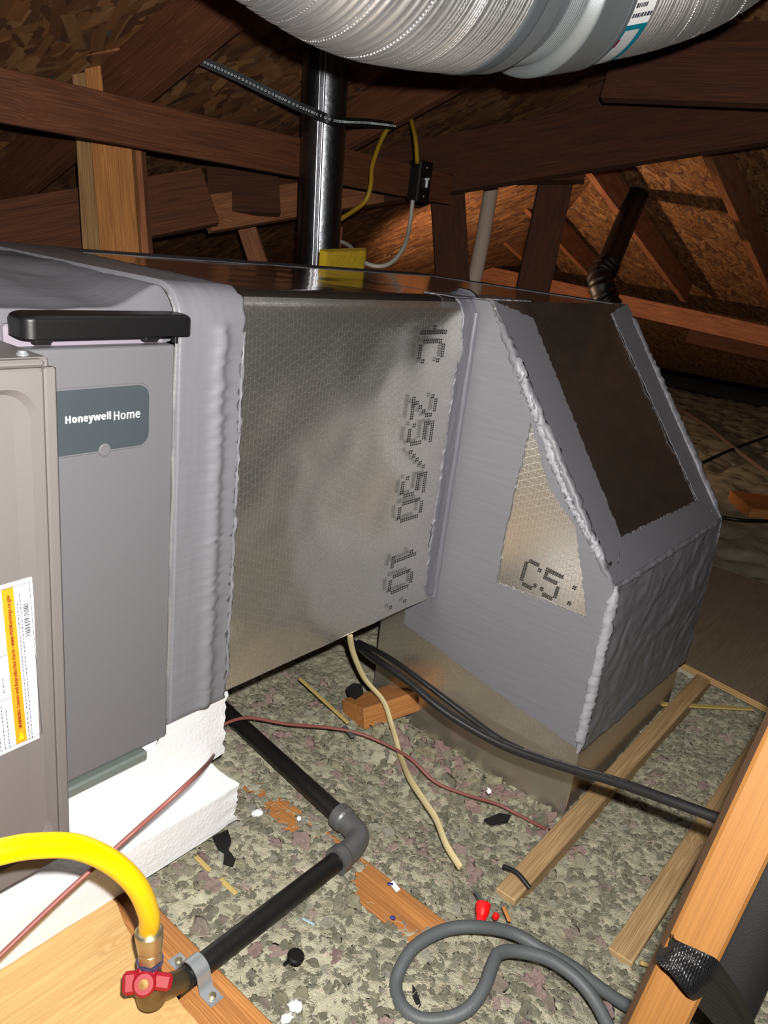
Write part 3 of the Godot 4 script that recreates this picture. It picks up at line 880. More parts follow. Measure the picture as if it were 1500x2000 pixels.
	mb.slab(jag([Vector3(1.344, 1.055, 0.03), hole[0], hole[5], hole[4], hole[3], foot, Vector3(1.3440, 0.2484, 0.1850), Vector3(1.3440, 0.2995, -0.0698), Vector3(1.344, 0.39, -0.07), Vector3(1.344, 0.39, -0.005), Vector3(1.344, 1.055, -0.005)], nx, 0.0022, 0.006, 47), nx, 0.0034)
	put(mb, "mastic_patch", M.mastic, t)
	mb = MB.new()
	mb.slab(PackedVector3Array([foot, hole[3] + Vector3(0, 0.0, 0.016), hole[3] + Vector3(0, -0.004, -0.004), hole[3] + Vector3(0, -0.02, -0.03), foot + Vector3(0, 0.012, -0.04)]), nx, 0.0043)
	put(mb, "mastic_patch", M.mastic, t)
	# inner corner fillet
	var pts := PackedVector3Array()
	for i in 40: pts.append(Vector3(RX - 0.004, lerpf(1.03, 0.40, i / 39.0), 0.002))
	mb = MB.new()
	mb.tube(pts, func(f: float, _d: float, th: float) -> float: return 0.009 + 0.002 * lumpy.get_noise_2d(f * 0.9, th * 0.05), 14)
	put(mb, "mastic_bead", M.mastic_smooth, t)
	# front of the hood: creased coat down to the boot
	rows = []; uvs = []
	var crease := noise(3.2, 35, FastNoiseLite.TYPE_SIMPLEX_SMOOTH, 3)
	var r := RandomNumberGenerator.new(); r.seed = 48
	for i in 73:
		var f := i / 72.0
		var row := PackedVector3Array(); var ur := PackedVector2Array()
		for j in 91:
			var u := j / 90.0
			var x := lerpf(RX - 0.006, 2.006, u)
			var low := 0.195 - 0.035 * u + (0.004 * r.randf() if i == 0 else 0.0)
			var y := lerpf(low, 0.585, f)
			var cr := crease.get_noise_2d((x * 0.5 + y * 1.1) * 1.1, (y - x * 0.55) * 3.2 + 0.25 * broad.get_noise_2d(x, y))
			var h := 0.010 + 0.0042 * cr + 0.0010 * lumpy.get_noise_2d(x * 0.7, y) - 0.010 * pow(f, 6.0)
			if i == 0: h = 0.0
			row.append(Vector3(x, y, 0.40 + h))
			ur.append(Vector2(x, y))
		rows.append(row); uvs.append(ur)
	mb = MB.new()
	mb.grid(rows, uvs, false, true)
	put(mb, "mastic_front", M.mastic, t)
	# frame round the foil on the sloping face
	var ns3 := Vector3(0, 0.6044, 0.7967)
	var tl := Vector3(1.4717, 1.0264, 0.0575); var tr := Vector3(1.8806, 1.0370, 0.0495); var br := Vector3(1.9067, 0.6314, 0.3572); var bl := Vector3(1.4498, 0.6380, 0.3522)
	var e0 := Vector3(RX - 0.004, 1.0575, 0.034); var e1 := Vector3(RX - 0.004, 0.575, 0.40); var e2 := Vector3(2.004, 0.575, 0.40); var e3 := Vector3(2.004, 1.0575, 0.034)
	for q in [[e0, e1, bl, tl], [e1, e2, br, bl], [e2, e3, tr, br]]:
		mb = MB.new()
		mb.slab(jag(q, ns3, 0.003, 0.006, 49), ns3, 0.0018)
		put(mb, "mastic_strip", M.mastic, t)
	# thick ridges on the edges
	var ridge := func(a: Vector3, b: Vector3, r0: float, var_: float, sd: int, m: Material) -> void:
		var p := PackedVector3Array()
		var nn := noise(20.0, sd, FastNoiseLite.TYPE_SIMPLEX_SMOOTH, 3)
		for i in 60:
			var f := i / 59.0
			p.append(a.lerp(b, f) + Vector3(0.003, 0.003, 0.003) * nn.get_noise_1d(f * 1.2))
		var g := MB.new()
		g.tube(p, func(f: float, _d: float, th: float) -> float: return r0 * (1.0 + var_ * nn.get_noise_2d(f * 1.6, th * 0.06)) * minf(1.0, 8.0 * minf(f, 1.0 - f) + 0.3), 12)
		put(g, "mastic_bead", m, t)
	ridge.call(Vector3(RX, 0.58, 0.402), Vector3(RX, 0.20, 0.404), 0.011, 0.5, 51, M.mastic_light)
	ridge.call(Vector3(RX - 0.001, 1.03, 0.05), Vector3(RX - 0.001, 0.575, 0.397), 0.009, 0.5, 52, M.mastic)
	ridge.call(Vector3(1.3420, 0.9666, 0.1015), Vector3(1.3420, 0.7296, 0.2648), 0.009, 0.8, 53, M.mastic_light)
	ridge.call(Vector3(1.3420, 0.7462, 0.2502), Vector3(1.3420, 0.6167, 0.3705), 0.008, 0.9, 54, M.mastic_light)
	ridge.call(Vector3(RX, 0.575, 0.40), Vector3(2.0, 0.575, 0.40), 0.007, 0.5, 55, M.mastic)
	ridge.call(Vector3(2.0, 1.05, 0.034), Vector3(2.0, 0.575, 0.40), 0.012, 0.4, 56, M.mastic)
	ridge.call(Vector3(2.0, 0.57, 0.40), Vector3(2.0, 0.18, 0.40), 0.007, 0.7, 57, M.mastic)
	ridge.call(Vector3(0.742, 0.41, 0.002), Vector3(0.742, 1.0, 0.002), 0.0028, 1.4, 58, M.mastic)
	# sheet-metal boot
	mb = MB.new()
	var bx := [Vector3(RX + 0.003, 0, -0.14), Vector3(RX + 0.003, 0, 0.398), Vector3(1.998, 0, 0.398), Vector3(1.998, 0, -0.14)]
	for i in 4:
		var a: Vector3 = bx[i]; var b: Vector3 = bx[(i + 1) % 4]
		mb.face([a + Vector3(0, -0.06, 0), b + Vector3(0, -0.06, 0), b + Vector3(0, 0.30, 0), a + Vector3(0, 0.30, 0)], Vector3(a.x + b.x - 3.34, 0, a.z + b.z - 0.258))
	put(mb, "metal_boot", M.galv, t)
	mb = MB.new()
	mb.box(Vector3(RX + 0.001, 0.115, 0.396), Vector3(0.006, 0.30, 0.024), 0.002)
	put(mb, "corner_seam", M.galv, t)
	# lettering printed on the foil
	dot_print(t, "HC 25/50 10:", Vector3(1.158, 1.0355, 0.004), Vector3(0, -1, 0), Vector3(1, 0, 0), 0.0535, 0.0092, 0.0122)
	dot_print(t, "C5:", Vector3(1.3440, 0.5071, 0.2014), Vector3(0, -0.10, 1).normalized(), Vector3(0, 1, 0.10).normalized(), 0.048, 0.0080, 0.0090)

# ---------------------------------------------------------------- furnace side
func text(called: String, s: String, size: float, weight: int, m: Material, parent: Node3D, at: Vector3, bas: Basis, align := HORIZONTAL_ALIGNMENT_LEFT) -> void:
	var f := SystemFont.new()
	f.font_names = PackedStringArray(["Droid Sans"])
	f.font_weight = weight
	var tm := TextMesh.new()
	tm.font = f; tm.text = s; tm.font_size = 32; tm.pixel_size = size / 32.0; tm.depth = 0.0006
	tm.horizontal_alignment = align
	var o := MeshInstance3D.new()
	o.name = called; o.mesh = tm; o.material_override = m
	o.transform = Transform3D(bas, at - parent.position)
	parent.add_child(o, true)

func rounded(x0: float, x1: float, y0: float, y1: float, r: float, z: float, corners := [1, 1, 1, 1]) -> PackedVector3Array:
	var out := PackedVector3Array()
	var cs := [Vector2(x1 - r, y1 - r), Vector2(x0 + r, y1 - r), Vector2(x0 + r, y0 + r), Vector2(x1 - r, y0 + r)]
	var sh := [Vector2(x1, y1), Vector2(x0, y1), Vector2(x0, y0), Vector2(x1, y0)]
	for k in 4:
		for i in 9:
			var a := PI / 2 * (k + i / 8.0)
			var p: Vector2 = cs[k] + Vector2(cos(a), sin(a)) * r if corners[k] else sh[k]
			out.append(Vector3(p.x, p.y, z))
	return out

func ringed(mb: MB, rings: Array) -> void:
	# joins successive outlines of equal length, then caps the last
	for k in rings.size() - 1:
		var a: PackedVector3Array = rings[k].duplicate(); var b: PackedVector3Array = rings[k + 1].duplicate()
		a.append(a[0]); b.append(b[0])
		mb.grid([a, b], [], true)
	var c: PackedVector3Array = rings[-1]
	var poly := []
	for p in c: poly.append(p)
	mb.face(poly, Vector3(0, 0, 1))

func furnace() -> void:
	var t := thing("furnace", "taupe metal furnace cabinet at the left edge with a white and orange warning label", "furnace", Vector3(0.0, 0.343, -0.2))
	var mb := MB.new()
	mb.box(Vector3(-0.05, 0.6685, -0.24), Vector3(0.912, 0.651, 0.66), 0.003)
	put(mb, "cabinet", M.taupe, t)
	# door with a rounded recessed field
	mb = MB.new()
	var x0 := -0.45; var x1 := 0.394; var y0 := 0.345; var y1 := 0.985
	ringed(mb, [rounded(x0, x1, y0, y1, 0.003, 0.09), rounded(x0, x1, y0, y1, 0.004, 0.098), rounded(x0 + 0.002, x1 - 0.002, y0 + 0.002, y1 - 0.002, 0.004, 0.10), rounded(x0 + 0.03, x1 - 0.008, y0 + 0.03, y1 - 0.020, 0.030, 0.10), rounded(x0 + 0.04, x1 - 0.013, y0 + 0.04, y1 - 0.026, 0.030, 0.0935), rounded(x0 + 0.06, x1 - 0.03, y0 + 0.06, y1 - 0.045, 0.02, 0.092)])
	put(mb, "door", M.taupe, t)
	mb = MB.new()
	mb.box(Vector3(0.4015, 0.664, 0.0935), Vector3(0.013, 0.642, 0.012), 0.002)
	put(mb, "corner_flange", M.taupe, t)
	mb = MB.new()
	mb.box(Vector3(-0.03, 0.990, 0.096), Vector3(0.85, 0.008, 0.012), 0.003)
	put(mb, "door_lip", M.taupe, t)
	mb = MB.new()
	mb.box(Vector3(0.4085, 0.664, 0.09), Vector3(0.002, 0.64, 0.012), 0.0005)
	put(mb, "gasket", M.black_plastic, t)
	mb = MB.new()
	mb.lathe(Vector3(0.385, 0.993, 0.075), Vector3(0, 1, 0), [Vector2(0, 0.006), Vector2(0.002, 0.0065), Vector2(0.004, 0.005), Vector2(0.006, 0.004), Vector2(0.006, 0.0)], 12)
	put(mb, "screw", M.steel, t)
	mb = MB.new()
	mb.lathe(Vector3(0.352, 0.993, 0.02), Vector3(0, 1, 0), [Vector2(0, 0.006), Vector2(0.002, 0.0065), Vector2(0.004, 0.005), Vector2(0.006, 0.004), Vector2(0.006, 0.0)], 12)
	put(mb, "screw", M.steel, t)
	# warning label, read from the bottom up, turned a little
	var rot := Basis(Vector3(0, 0, 1), deg_to_rad(2.0))
	var o := Vector3(0.3831, 0.5377, 0.0925)
	var ux := rot * Vector3(-1, 0, 0); var uy := rot * Vector3(0, 1, 0)
	var P := func(a: float, b: float, z := 0.0) -> Vector3: return o + ux * a + uy * b + Vector3(0, 0, z)
	var rect := func(g: MB, a0: float, a1: float, b0: float, b1: float, z: float) -> void:
		g.face([P.call(a0, b0, z), P.call(a1, b0, z), P.call(a1, b1, z), P.call(a0, b1, z)], Vector3(0, 0, 1))
	var hgt := 0.2145
	mb = MB.new()
	mb.slab(PackedVector3Array([P.call(0.0, 0.0), P.call(0.0, hgt), P.call(0.14, hgt), P.call(0.14, 0.0)]), Vector3(0, 0, 1), 0.0006)
	var lab := put(mb, "warning_label", M.paper, t, "white warning label with an orange band")
	mb = MB.new()
	rect.call(mb, 0.0215, 0.0345, 0.005, hgt - 0.005, 0.0009)
	put(mb, "orange_band", M.orange, lab)
	mb = MB.new()
	for q in [[0.0030, 0.0037, 0.005, hgt - 0.005], [0.0030, 0.13, 0.0050, 0.0057], [0.0030, 0.13, hgt - 0.0057, hgt - 0.005], [0.0345, 0.14, 0.072, 0.0728], [0.0345, 0.14, 0.128, 0.1288]]: rect.call(mb, q[0], q[1], q[2], q[3], 0.0009)
	put(mb, "border_lines", M.label_ink, lab, "", "", "", "stuff")
	mb = MB.new()
	var r := RandomNumberGenerator.new(); r.seed = 5
	var y := hgt - 0.072
	while y < hgt - 0.030:
		var w := r.randf_range(0.0005, 0.0016)
		rect.call(mb, 0.0065, 0.0125, y, y + w, 0.0009)
		y += w + r.randf_range(0.0004, 0.0010)
	put(mb, "barcode", M.label_ink, lab, "", "", "", "stuff")
	mb = MB.new()
	for line in [[0.0145, 0.004, 0.195], [0.0180, 0.004, 0.185], [0.0415, 0.006, 0.06], [0.0465, 0.006, 0.066], [0.0515, 0.006, 0.055], [0.0415, 0.080, 0.10], [0.0565, 0.006, 0.06], [0.0465, 0.08, 0.118]]:
		var b: float = line[1]
		while b < line[2]:
			var l := r.randf_range(0.0014, 0.0048)
			rect.call(mb, line[0], line[0] + 0.0014, b, b + l, 0.0009)
			b += l + 0.0013
	put(mb, "small_print", M.faint_ink, lab, "", "", "", "stuff")
	var upb := rot * Basis(Vector3(0, 1, 0), Vector3(-1, 0, 0), Vector3(0, 0, 1))
	text("warning_text", "WARNING: Cancer and Reproductive Harm - www.P65Warnings.ca.gov", 0.0052, 700, M.brown_ink, t, P.call(0.0280, 0.026, 0.0012), upb)
	mb = MB.new()
	mb.face([P.call(0.0245, 0.010, 0.0012), P.call(0.0315, 0.010, 0.0012) + uy * 0.0, P.call(0.028, 0.020, 0.0012)], Vector3(0, 0, 1))
	put(mb, "warning_triangle", mat(Color(1.0, 0.82, 0.05), 0.5), lab)

func filter_cabinet() -> void:
	var t := thing("air_filter_cabinet", "slim grey air cleaner cabinet with black plastic top, between furnace and duct", "air cleaner", Vector3(0.52, 0.366, -0.3))
	var mb := MB.new()
	mb.box(Vector3(0.518, 0.686, -0.335), Vector3(0.212, 0.648, 0.63), 0.003)
	put(mb, "cabinet", M.mauve_paint, t)
	mb = MB.new()
	var x0 := 0.409; var x1 := 0.6285; var y0 := 0.366; var y1 := 0.985
	ringed(mb, [rounded(x0, x1, y0, y1, 0.004, -0.022), rounded(x0, x1, y0, y1, 0.004, -0.004), rounded(x0 + 0.001, x1 - 0.0015, y0 + 0.0015, y1 - 0.0015, 0.004, -0.0012), rounded(x0 + 0.004, x1 - 0.005, y0 + 0.005, y1 - 0.005, 0.004, 0.0)])
	put(mb, "cover_panel", M.grey_paint, t)
	mb = MB.new()
	var a := Vector3(0.5864, 0.9353, 0.0000); var b := Vector3(0.5890, 0.8546, -0.0000)
	mb = MB.new()
	ringed(mb, [rounded(0.412, a.x + 0.003, b.y - 0.003, a.y + 0.003, 0.018, 0.0, [1, 0, 0, 1]), rounded(0.412, a.x + 0.002, b.y - 0.002, a.y + 0.002, 0.017, 0.0014, [1, 0, 0, 1])])
	put(mb, "badge_rim", M.grey_paint, t)
	mb = MB.new()
	ringed(mb, [rounded(0.412, a.x, b.y, a.y, 0.016, 0.001, [1, 0, 0, 1]), rounded(0.412, a.x, b.y, a.y, 0.016, 0.0018, [1, 0, 0, 1])])
	put(mb, "badge", M.slate, t)
	mb = MB.new()
	mb.lathe(Vector3(0.5216, 0.8550, 0.0000), Vector3(0, 0, 1), [Vector2(0, 0.009), Vector2(0.0024, 0.0085), Vector2(0.003, 0.007), Vector2(0.003, 0.0)], 20)
	put(mb, "thumb_notch", M.grey_paint, t)
	text("brand_lettering", "Honeywell", 0.0124, 700, M.white, t, Vector3(0.4684, 0.8993, 0.0022), Basis())
	text("brand_lettering", "Home", 0.0145, 400, M.white, t, Vector3(0.5335, 0.8979, 0.0022), Basis())
	# black top cap with rounded shoulders
	mb = MB.new()
	var rows := []
	for i in 9:
		var ang := PI / 2 * i / 8.0
		var ins := 0.008 * (1.0 - sin(PI / 2 - ang)); var h := 1.021 + 0.007 * sin(ang)
		rows.append(cap_ring(0.409 + ins, 0.6335 - ins, -0.014 + ins, 0.032 - ins, h))
	mb.grid([cap_ring(0.409, 0.6335, -0.014, 0.032, 1.002), cap_ring(0.409, 0.6335, -0.014, 0.032, 1.021)], [], true, true)
	mb.grid(rows, [], true, true)
	var top: PackedVector3Array = rows[8]
	var poly := []
	for k in top.size() - 1: poly.append(top[k])
	mb.face(poly, Vector3.UP)
	poly = []
	for p in cap_ring(0.409, 0.6335, -0.014, 0.032, 1.002): poly.append(p)
	poly.pop_back()
	mb.face(poly, Vector3.DOWN)
	put(mb, "top_cap", M.black_plastic, t)
	for q in [[0.617, 0.996, 0.012, 0.005, 0.012], [0.575, 0.999, 0.02, 0.02, 0.006], [0.435, 0.999, 0.02, 0.02, 0.006]]:
		mb = MB.new()
		mb.box(Vector3(q[0], q[1], q[2]), Vector3(q[3], q[4], 0.01), 0.001)
		put(mb, "cap_clip", M.black_plastic, t)
	# galvanized lip under the cover
	mb = MB.new()
	var q0 := Vector3(0.4645, 0.3616, -0.0000); var q1 := Vector3(0.5892, 0.3614, 0.0000)
	mb.box(Vector3((0.40 + q1.x) / 2, q1.y - 0.0095, -0.004), Vector3(q1.x - 0.40, 0.017, 0.02), 0.003)
	put(mb, "bottom_bracket", M.bracket, t)

func cap_ring(x0: float, x1: float, z0: float, z1: float, y: float) -> PackedVector3Array:
	var r := 0.014
	var out := PackedVector3Array()
	var cs := [Vector2(x1 - r, z1 - r), Vector2(x0 + r, z1 - r), Vector2(x0 + r, z0 + r), Vector2(x1 - r, z0 + r)]
	for k in 4:
		for i in 9:
			var a := PI / 2 * (k + i / 8.0)
			var p: Vector2 = cs[k] + Vector2(cos(a), sin(a)) * r
			out.append(Vector3(p.x, y, p.y))
	out.append(out[0])
	return out

func foam_block(x0: float, x1: float, y0: float, y1: float, z0: float, z1: float, s: int, label: String) -> void:
	# broken right-hand end, soft edges
	var n := noise(18.0, s, FastNoiseLite.TYPE_SIMPLEX_SMOOTH, 3)
	var mb := MB.new()
	var nyy := 14
	var outline := []   # (z, y) loop, counter-clockwise seen from +x
	for i in nyy: outline.append(Vector2(z1, lerpf(y0, y1, float(i) / nyy)))
	for i in 24: outline.append(Vector2(lerpf(z1, z0, i / 24.0), y1))
	for i in nyy: outline.append(Vector2(z0, lerpf(y1, y0, float(i) / nyy)))
	for i in 24: outline.append(Vector2(lerpf(z0, z1, i / 24.0), y0))
	outline.append(outline[0])
	var rows := []
	for j in 64:
		var f := j / 63.0
		var row := PackedVector3Array()
		for q in outline:
			var end: float = x1 + 0.010 * n.get_noise_2d(q.x * 1.4, q.y * 1.4) + 0.005 * n.get_noise_2d(q.x * 5.0, q.y * 5.0)
			var p := Vector3(lerpf(x0, end, f), q.y, q.x)
			if y1 > 0.345 and p.x < 0.632: p.y = lerpf(y0, 0.342, (q.y - y0) / (y1 - y0))
			var c := Vector3(p.x, (y0 + y1) / 2, (z0 + z1) / 2)
			var wob := 0.0012 * n.get_noise_3dv(p * 3.0)
			if f > 0.97: wob -= 0.004 * (0.5 + n.get_noise_3dv(p * 6.0))
			row.append(p + (p - c).normalized() * wob)
		rows.append(row)
	mb.grid(rows, [], false)
	var cap := PackedVector3Array(rows[63]); cap.remove_at(cap.size() - 1)
	var p2 := PackedVector2Array()
	for p in cap: p2.append(Vector2(p.z, p.y))
	mb.tris(cap, Geometry2D.triangulate_polygon(p2), Vector3(1, 0, 0))
	put(mb, "foam_block", M.foam, null, label, "foam block", "white foam blocks under the furnace")

func platform() -> void:
	foam_block(-0.5, 0.768, 0.247, 0.40, -0.55, -0.022, 61, "upper white foam block under the duct collar and filter cabinet")
	foam_block(-0.5, 0.736, 0.166, 0.245, -0.50, 0.055, 62, "lower white foam block jutting forward on the plywood")
	# plywood: ragged front right edge
	var mb := MB.new()
	mb.slab(jag([Vector3(-0.6, 0.147, -0.5), Vector3(-0.6, 0.147, 0.9), Vector3(0.40, 0.147, 0.9), Vector3(0.466, 0.147, 0.31), Vector3(0.474, 0.147, 0.15), Vector3(0.497, 0.147, 0.064), Vector3(0.50, 0.147, -0.5)], Vector3.UP, 0.0015, 0.02, 63), Vector3.UP, 0.018)
	put(mb, "plywood_sheet", M.plywood, null, "pale plywood sheet under the foam blocks at bottom left", "plywood")
	board("sleeper", Vector3(0.49, 0.121, -0.45), Vector3(0.485, 0.121, 0.95), Vector3(1, 0, 0), 0.12, 0.045, M.wood_orange, null, "orange-brown plank under the plywood edge and gas valve", "plank", "planks laid across the joists")
	board("sleeper", Vector3(0.852, 0.092, -0.25), Vector3(0.838, 0.097, 0.42), Vector3(1, 0, 0), 0.075, 0.040, M.wood_orange, null, "orange plank half buried in insulation under the pipe elbow", "plank", "planks laid across the joists")
	board("joist", Vector3(1.05, 0.005, 0.436), Vector3(3.0, 0.005, 0.430), Vector3(0, 1, 0), 0.11, 0.042, M.wood_tan, null, "tan floor joist running beside the metal boot", "joist", "exposed floor joists")
	board("joist", Vector3(1.10, -0.008, 0.641), Vector3(3.0, -0.008, 0.641), Vector3(0, 1, 0), 0.10, 0.044, M.wood_tan, null, "tan floor joist in the open, halfway between boot and leaning stud", "joist", "exposed floor joists")
	board("wood_block", Vector3(1.2048, 0.1000, -0.0816), Vector3(1.4646, 0.1000, -0.0169), Vector3(0, 0.3, 1), 0.09, 0.05, M.wood_orange, null, "orange wood block against the metal boot below the duct", "block")
	var ta := Vector3(2.1890, 0.0500, 0.3480); var tb := Vector3(2.1300, 0.0500, 0.6490)
	var t := thing("plywood_sheet", "greyish plywood sheet lying beyond the hood at right", "plywood", Vector3(2.5, 0.05, 0.35))
	mb = MB.new()
	mb.slab(PackedVector3Array([ta, tb, Vector3(3.1, 0.05, 0.62), Vector3(3.1, 0.05, 0.15), Vector3(2.2, 0.05, 0.15)]), Vector3.UP, 0.018)
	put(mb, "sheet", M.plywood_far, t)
	var od := (tb - ta).cross(Vector3.UP).normalized()
	if od.x > 0.0: od = -od
	for k in 5:
		var up := Vector3(0, 0.0018 + 0.0036 * k, 0) + od * (0.001 + 0.0006 * (k % 2))
		board("ply", ta + up, tb + up, Vector3.UP, 0.0034, 0.004, M.plywood if k % 2 == 0 else M.wood_tan, t, "", "", "", "", 0.0004)

func piping() -> void:
	var t := thing("gas_pipe", "black iron gas pipe with a grey elbow lying over the insulation", "pipe", Vector3(0.8, 0.14, 0.2))
	var r := 0.0165
	var mb := MB.new()
	mb.tube(PackedVector3Array([Vector3(0.475, 0.163, 0.236), Vector3(0.815, 0.161, 0.235)]), r, 20)
	put(mb, "pipe_run", M.pipe_black, t)
	mb = MB.new()
	mb.tube(PackedVector3Array([Vector3(0.884, 0.160, 0.170), Vector3(0.945, 0.160, -0.30)]), r, 20)
	put(mb, "pipe_run", M.pipe_black, t)
	mb = MB.new()
	mb.tube(curve([Vector3(0.80, 0.161, 0.235), Vector3(0.838, 0.161, 0.234), Vector3(0.868, 0.161, 0.224), Vector3(0.880, 0.161, 0.198), Vector3(0.885, 0.160, 0.162)], 0.004), func(f: float, _d: float, _t: float) -> float: return 0.0235 if f < 0.16 or f > 0.84 else 0.0205, 20)
	put(mb, "elbow", M.iron, t)
	# galvanized strap over the pipe beside the valve
	t = thing("pipe_strap", "galvanized two-hole strap holding the black pipe by the valve", "strap", Vector3(0.512, 0.144, 0.236))
	var arc := PackedVector3Array()
	var rows := []
	for dx in [-0.011, 0.011]:
		var row := PackedVector3Array()
		row.append(Vector3(0.512 + dx, 0.147, 0.236 + 0.048)); row.append(Vector3(0.512 + dx, 0.147, 0.236 + 0.024))
		for i in 13:
			var a := PI * i / 12.0
			row.append(Vector3(0.512 + dx, 0.163 + 0.0185 * sin(a), 0.236 + 0.0185 * cos(a)))
		row.append(Vector3(0.512 + dx, 0.147, 0.236 - 0.024)); row.append(Vector3(0.512 + dx, 0.147, 0.236 - 0.048))
		rows.append(row)
	var up_rows := []
	for row in rows:
		var q := PackedVector3Array()
		for p in row: q.append(p + (p - Vector3(p.x, 0.145, 0.236)).normalized() * 0.0018)
		up_rows.append(q)
	mb = MB.new()
	mb.grid([up_rows[0], up_rows[1]], [])
	mb.grid([rows[0], rows[1]], [], false, true)
	mb.grid([rows[0], up_rows[0]], [])
	mb.grid([up_rows[1], rows[1]], [])
	put(mb, "strap", M.steel, t)
	for s in [-1.0, 1.0]:
		mb = MB.new()
		mb.lathe(Vector3(0.512, 0.148, 0.236 + s * 0.038), Vector3(0, 1, 0), [Vector2(0, 0.0055), Vector2(0.002, 0.0055), Vector2(0.0035, 0.003), Vector2(0.0035, 0.0)], 12)
		put(mb, "screw", M.brass, t)
	# valve
	var base := Vector3(0.4287, 0.2058, 0.2531)
	var neck := Vector3(0.4294, 0.3116, 0.2445)
	var ax := (neck - base).normalized()
	var L := base.distance_to(neck)
	t = thing("gas_valve", "brass gas shutoff valve with red butterfly handle on the plywood", "valve", base + Vector3(0, -0.02, 0))
	mb = MB.new()
	mb.lathe(base - ax * 0.006, ax, [Vector2(0, 0.0), Vector2(0, 0.018), Vector2(0.014, 0.020), Vector2(0.030, 0.0185), Vector2(0.032, 0.0135), Vector2(L * 0.52, 0.0135), Vector2(L * 0.54, 0.0155), Vector2(L * 0.60, 0.0155), Vector2(L * 0.61, 0.012)], 24)
	mb.tube(PackedVector3Array([base + ax * 0.006, Vector3(0.49, 0.163, 0.236)]), 0.0155, 18)
	put(mb, "valve_body", M.brass_dark, t)
	mb = MB.new()
	mb.lathe(base, ax, [Vector2(L * 0.58, 0.0), Vector2(L * 0.58, 0.0165), Vector2(L * 0.70, 0.0165), Vector2(L * 0.71, 0.0150)], 6)
	mb.lathe(base, ax, [Vector2(L * 0.71, 0.0150), Vector2(L * 0.86, 0.0170), Vector2(L * 0.97, 0.0175), Vector2(L * 1.0, 0.0150), Vector2(L * 1.02, 0.0115)], 24)
	put(mb, "flare_nut", M.brass, t)
	mb = MB.new()
	mb.lathe(base, ax, [Vector2(L * 0.50, 0.0), Vector2(L * 0.50, 0.0160), Vector2(L * 0.56, 0.0165), Vector2(L * 0.57, 0.0)], 24)
	put(mb, "seal_ring", mat(Color(0.45, 0.47, 0.66), 0.3, 0.8), t)
	# handle: two wings on a hub, facing the camera
	var fwd := (Vector3(0, 1.15, 0.86) - base).normalized()
	fwd = (fwd + Vector3(-0.30, 0.22, 0.18)).normalized()
	var hub := Vector3(0.4133, 0.2479, 0.2607)
	var rt := (Vector3(0.636297, 0.113851, 0.762997) - fwd * fwd.dot(Vector3(0.636297, 0.113851, 0.762997))).normalized()
	var upv := fwd.cross(rt).normalized()
	mb = MB.new()
	mb.lathe(hub - fwd * 0.010, fwd, [Vector2(0, 0.014), Vector2(0.018, 0.0145), Vector2(0.022, 0.0115), Vector2(0.0221, 0.0)], 20)
	mb.box(hub + rt * 0.021 + upv * 0.002, Vector3(0.024, 0.020, 0.013), 0.004, Basis(rt, upv, fwd) * Basis(Vector3(0, 0, 1), -0.12))
	mb.box(hub - rt * 0.018 + upv * 0.001, Vector3(0.018, 0.026, 0.013), 0.004, Basis(rt, upv, fwd) * Basis(Vector3(0, 0, 1), 0.1))
	mb.box(hub + upv * 0.012 + rt * 0.001, Vector3(0.026, 0.014, 0.012), 0.004, Basis(rt, upv, fwd))
	put(mb, "handle", M.red_plastic, t)
	mb = MB.new()
	mb.lathe(hub + fwd * 0.011, fwd, [Vector2(0, 0.0065), Vector2(0.0025, 0.006), Vector2(0.003, 0.0)], 16)
	put(mb, "handle_screw", mat(Color(0.50, 0.36, 0.14), 0.5, 0.4), t)
	# yellow connector
	t = thing("gas_hose", "bright yellow flexible gas hose arching from the left into the brass valve", "hose", neck)
	mb = MB.new()
	mb.tube(curve([Vector3(0.2087, 0.5471, 0.2291), Vector3(0.2607, 0.5416, 0.2390), Vector3(0.2937, 0.5314, 0.2444), Vector3(0.3322, 0.5115, 0.2540), Vector3(0.3706, 0.4681, 0.2595), Vector3(0.4008, 0.4132, 0.2613), Vector3(0.4216, 0.3509, 0.2550), neck + ax * 0.002], 0.006), func(_f: float, _d: float, _t: float) -> float: return 0.0128, 24)
	put(mb, "hose", M.yellow_hose, t)

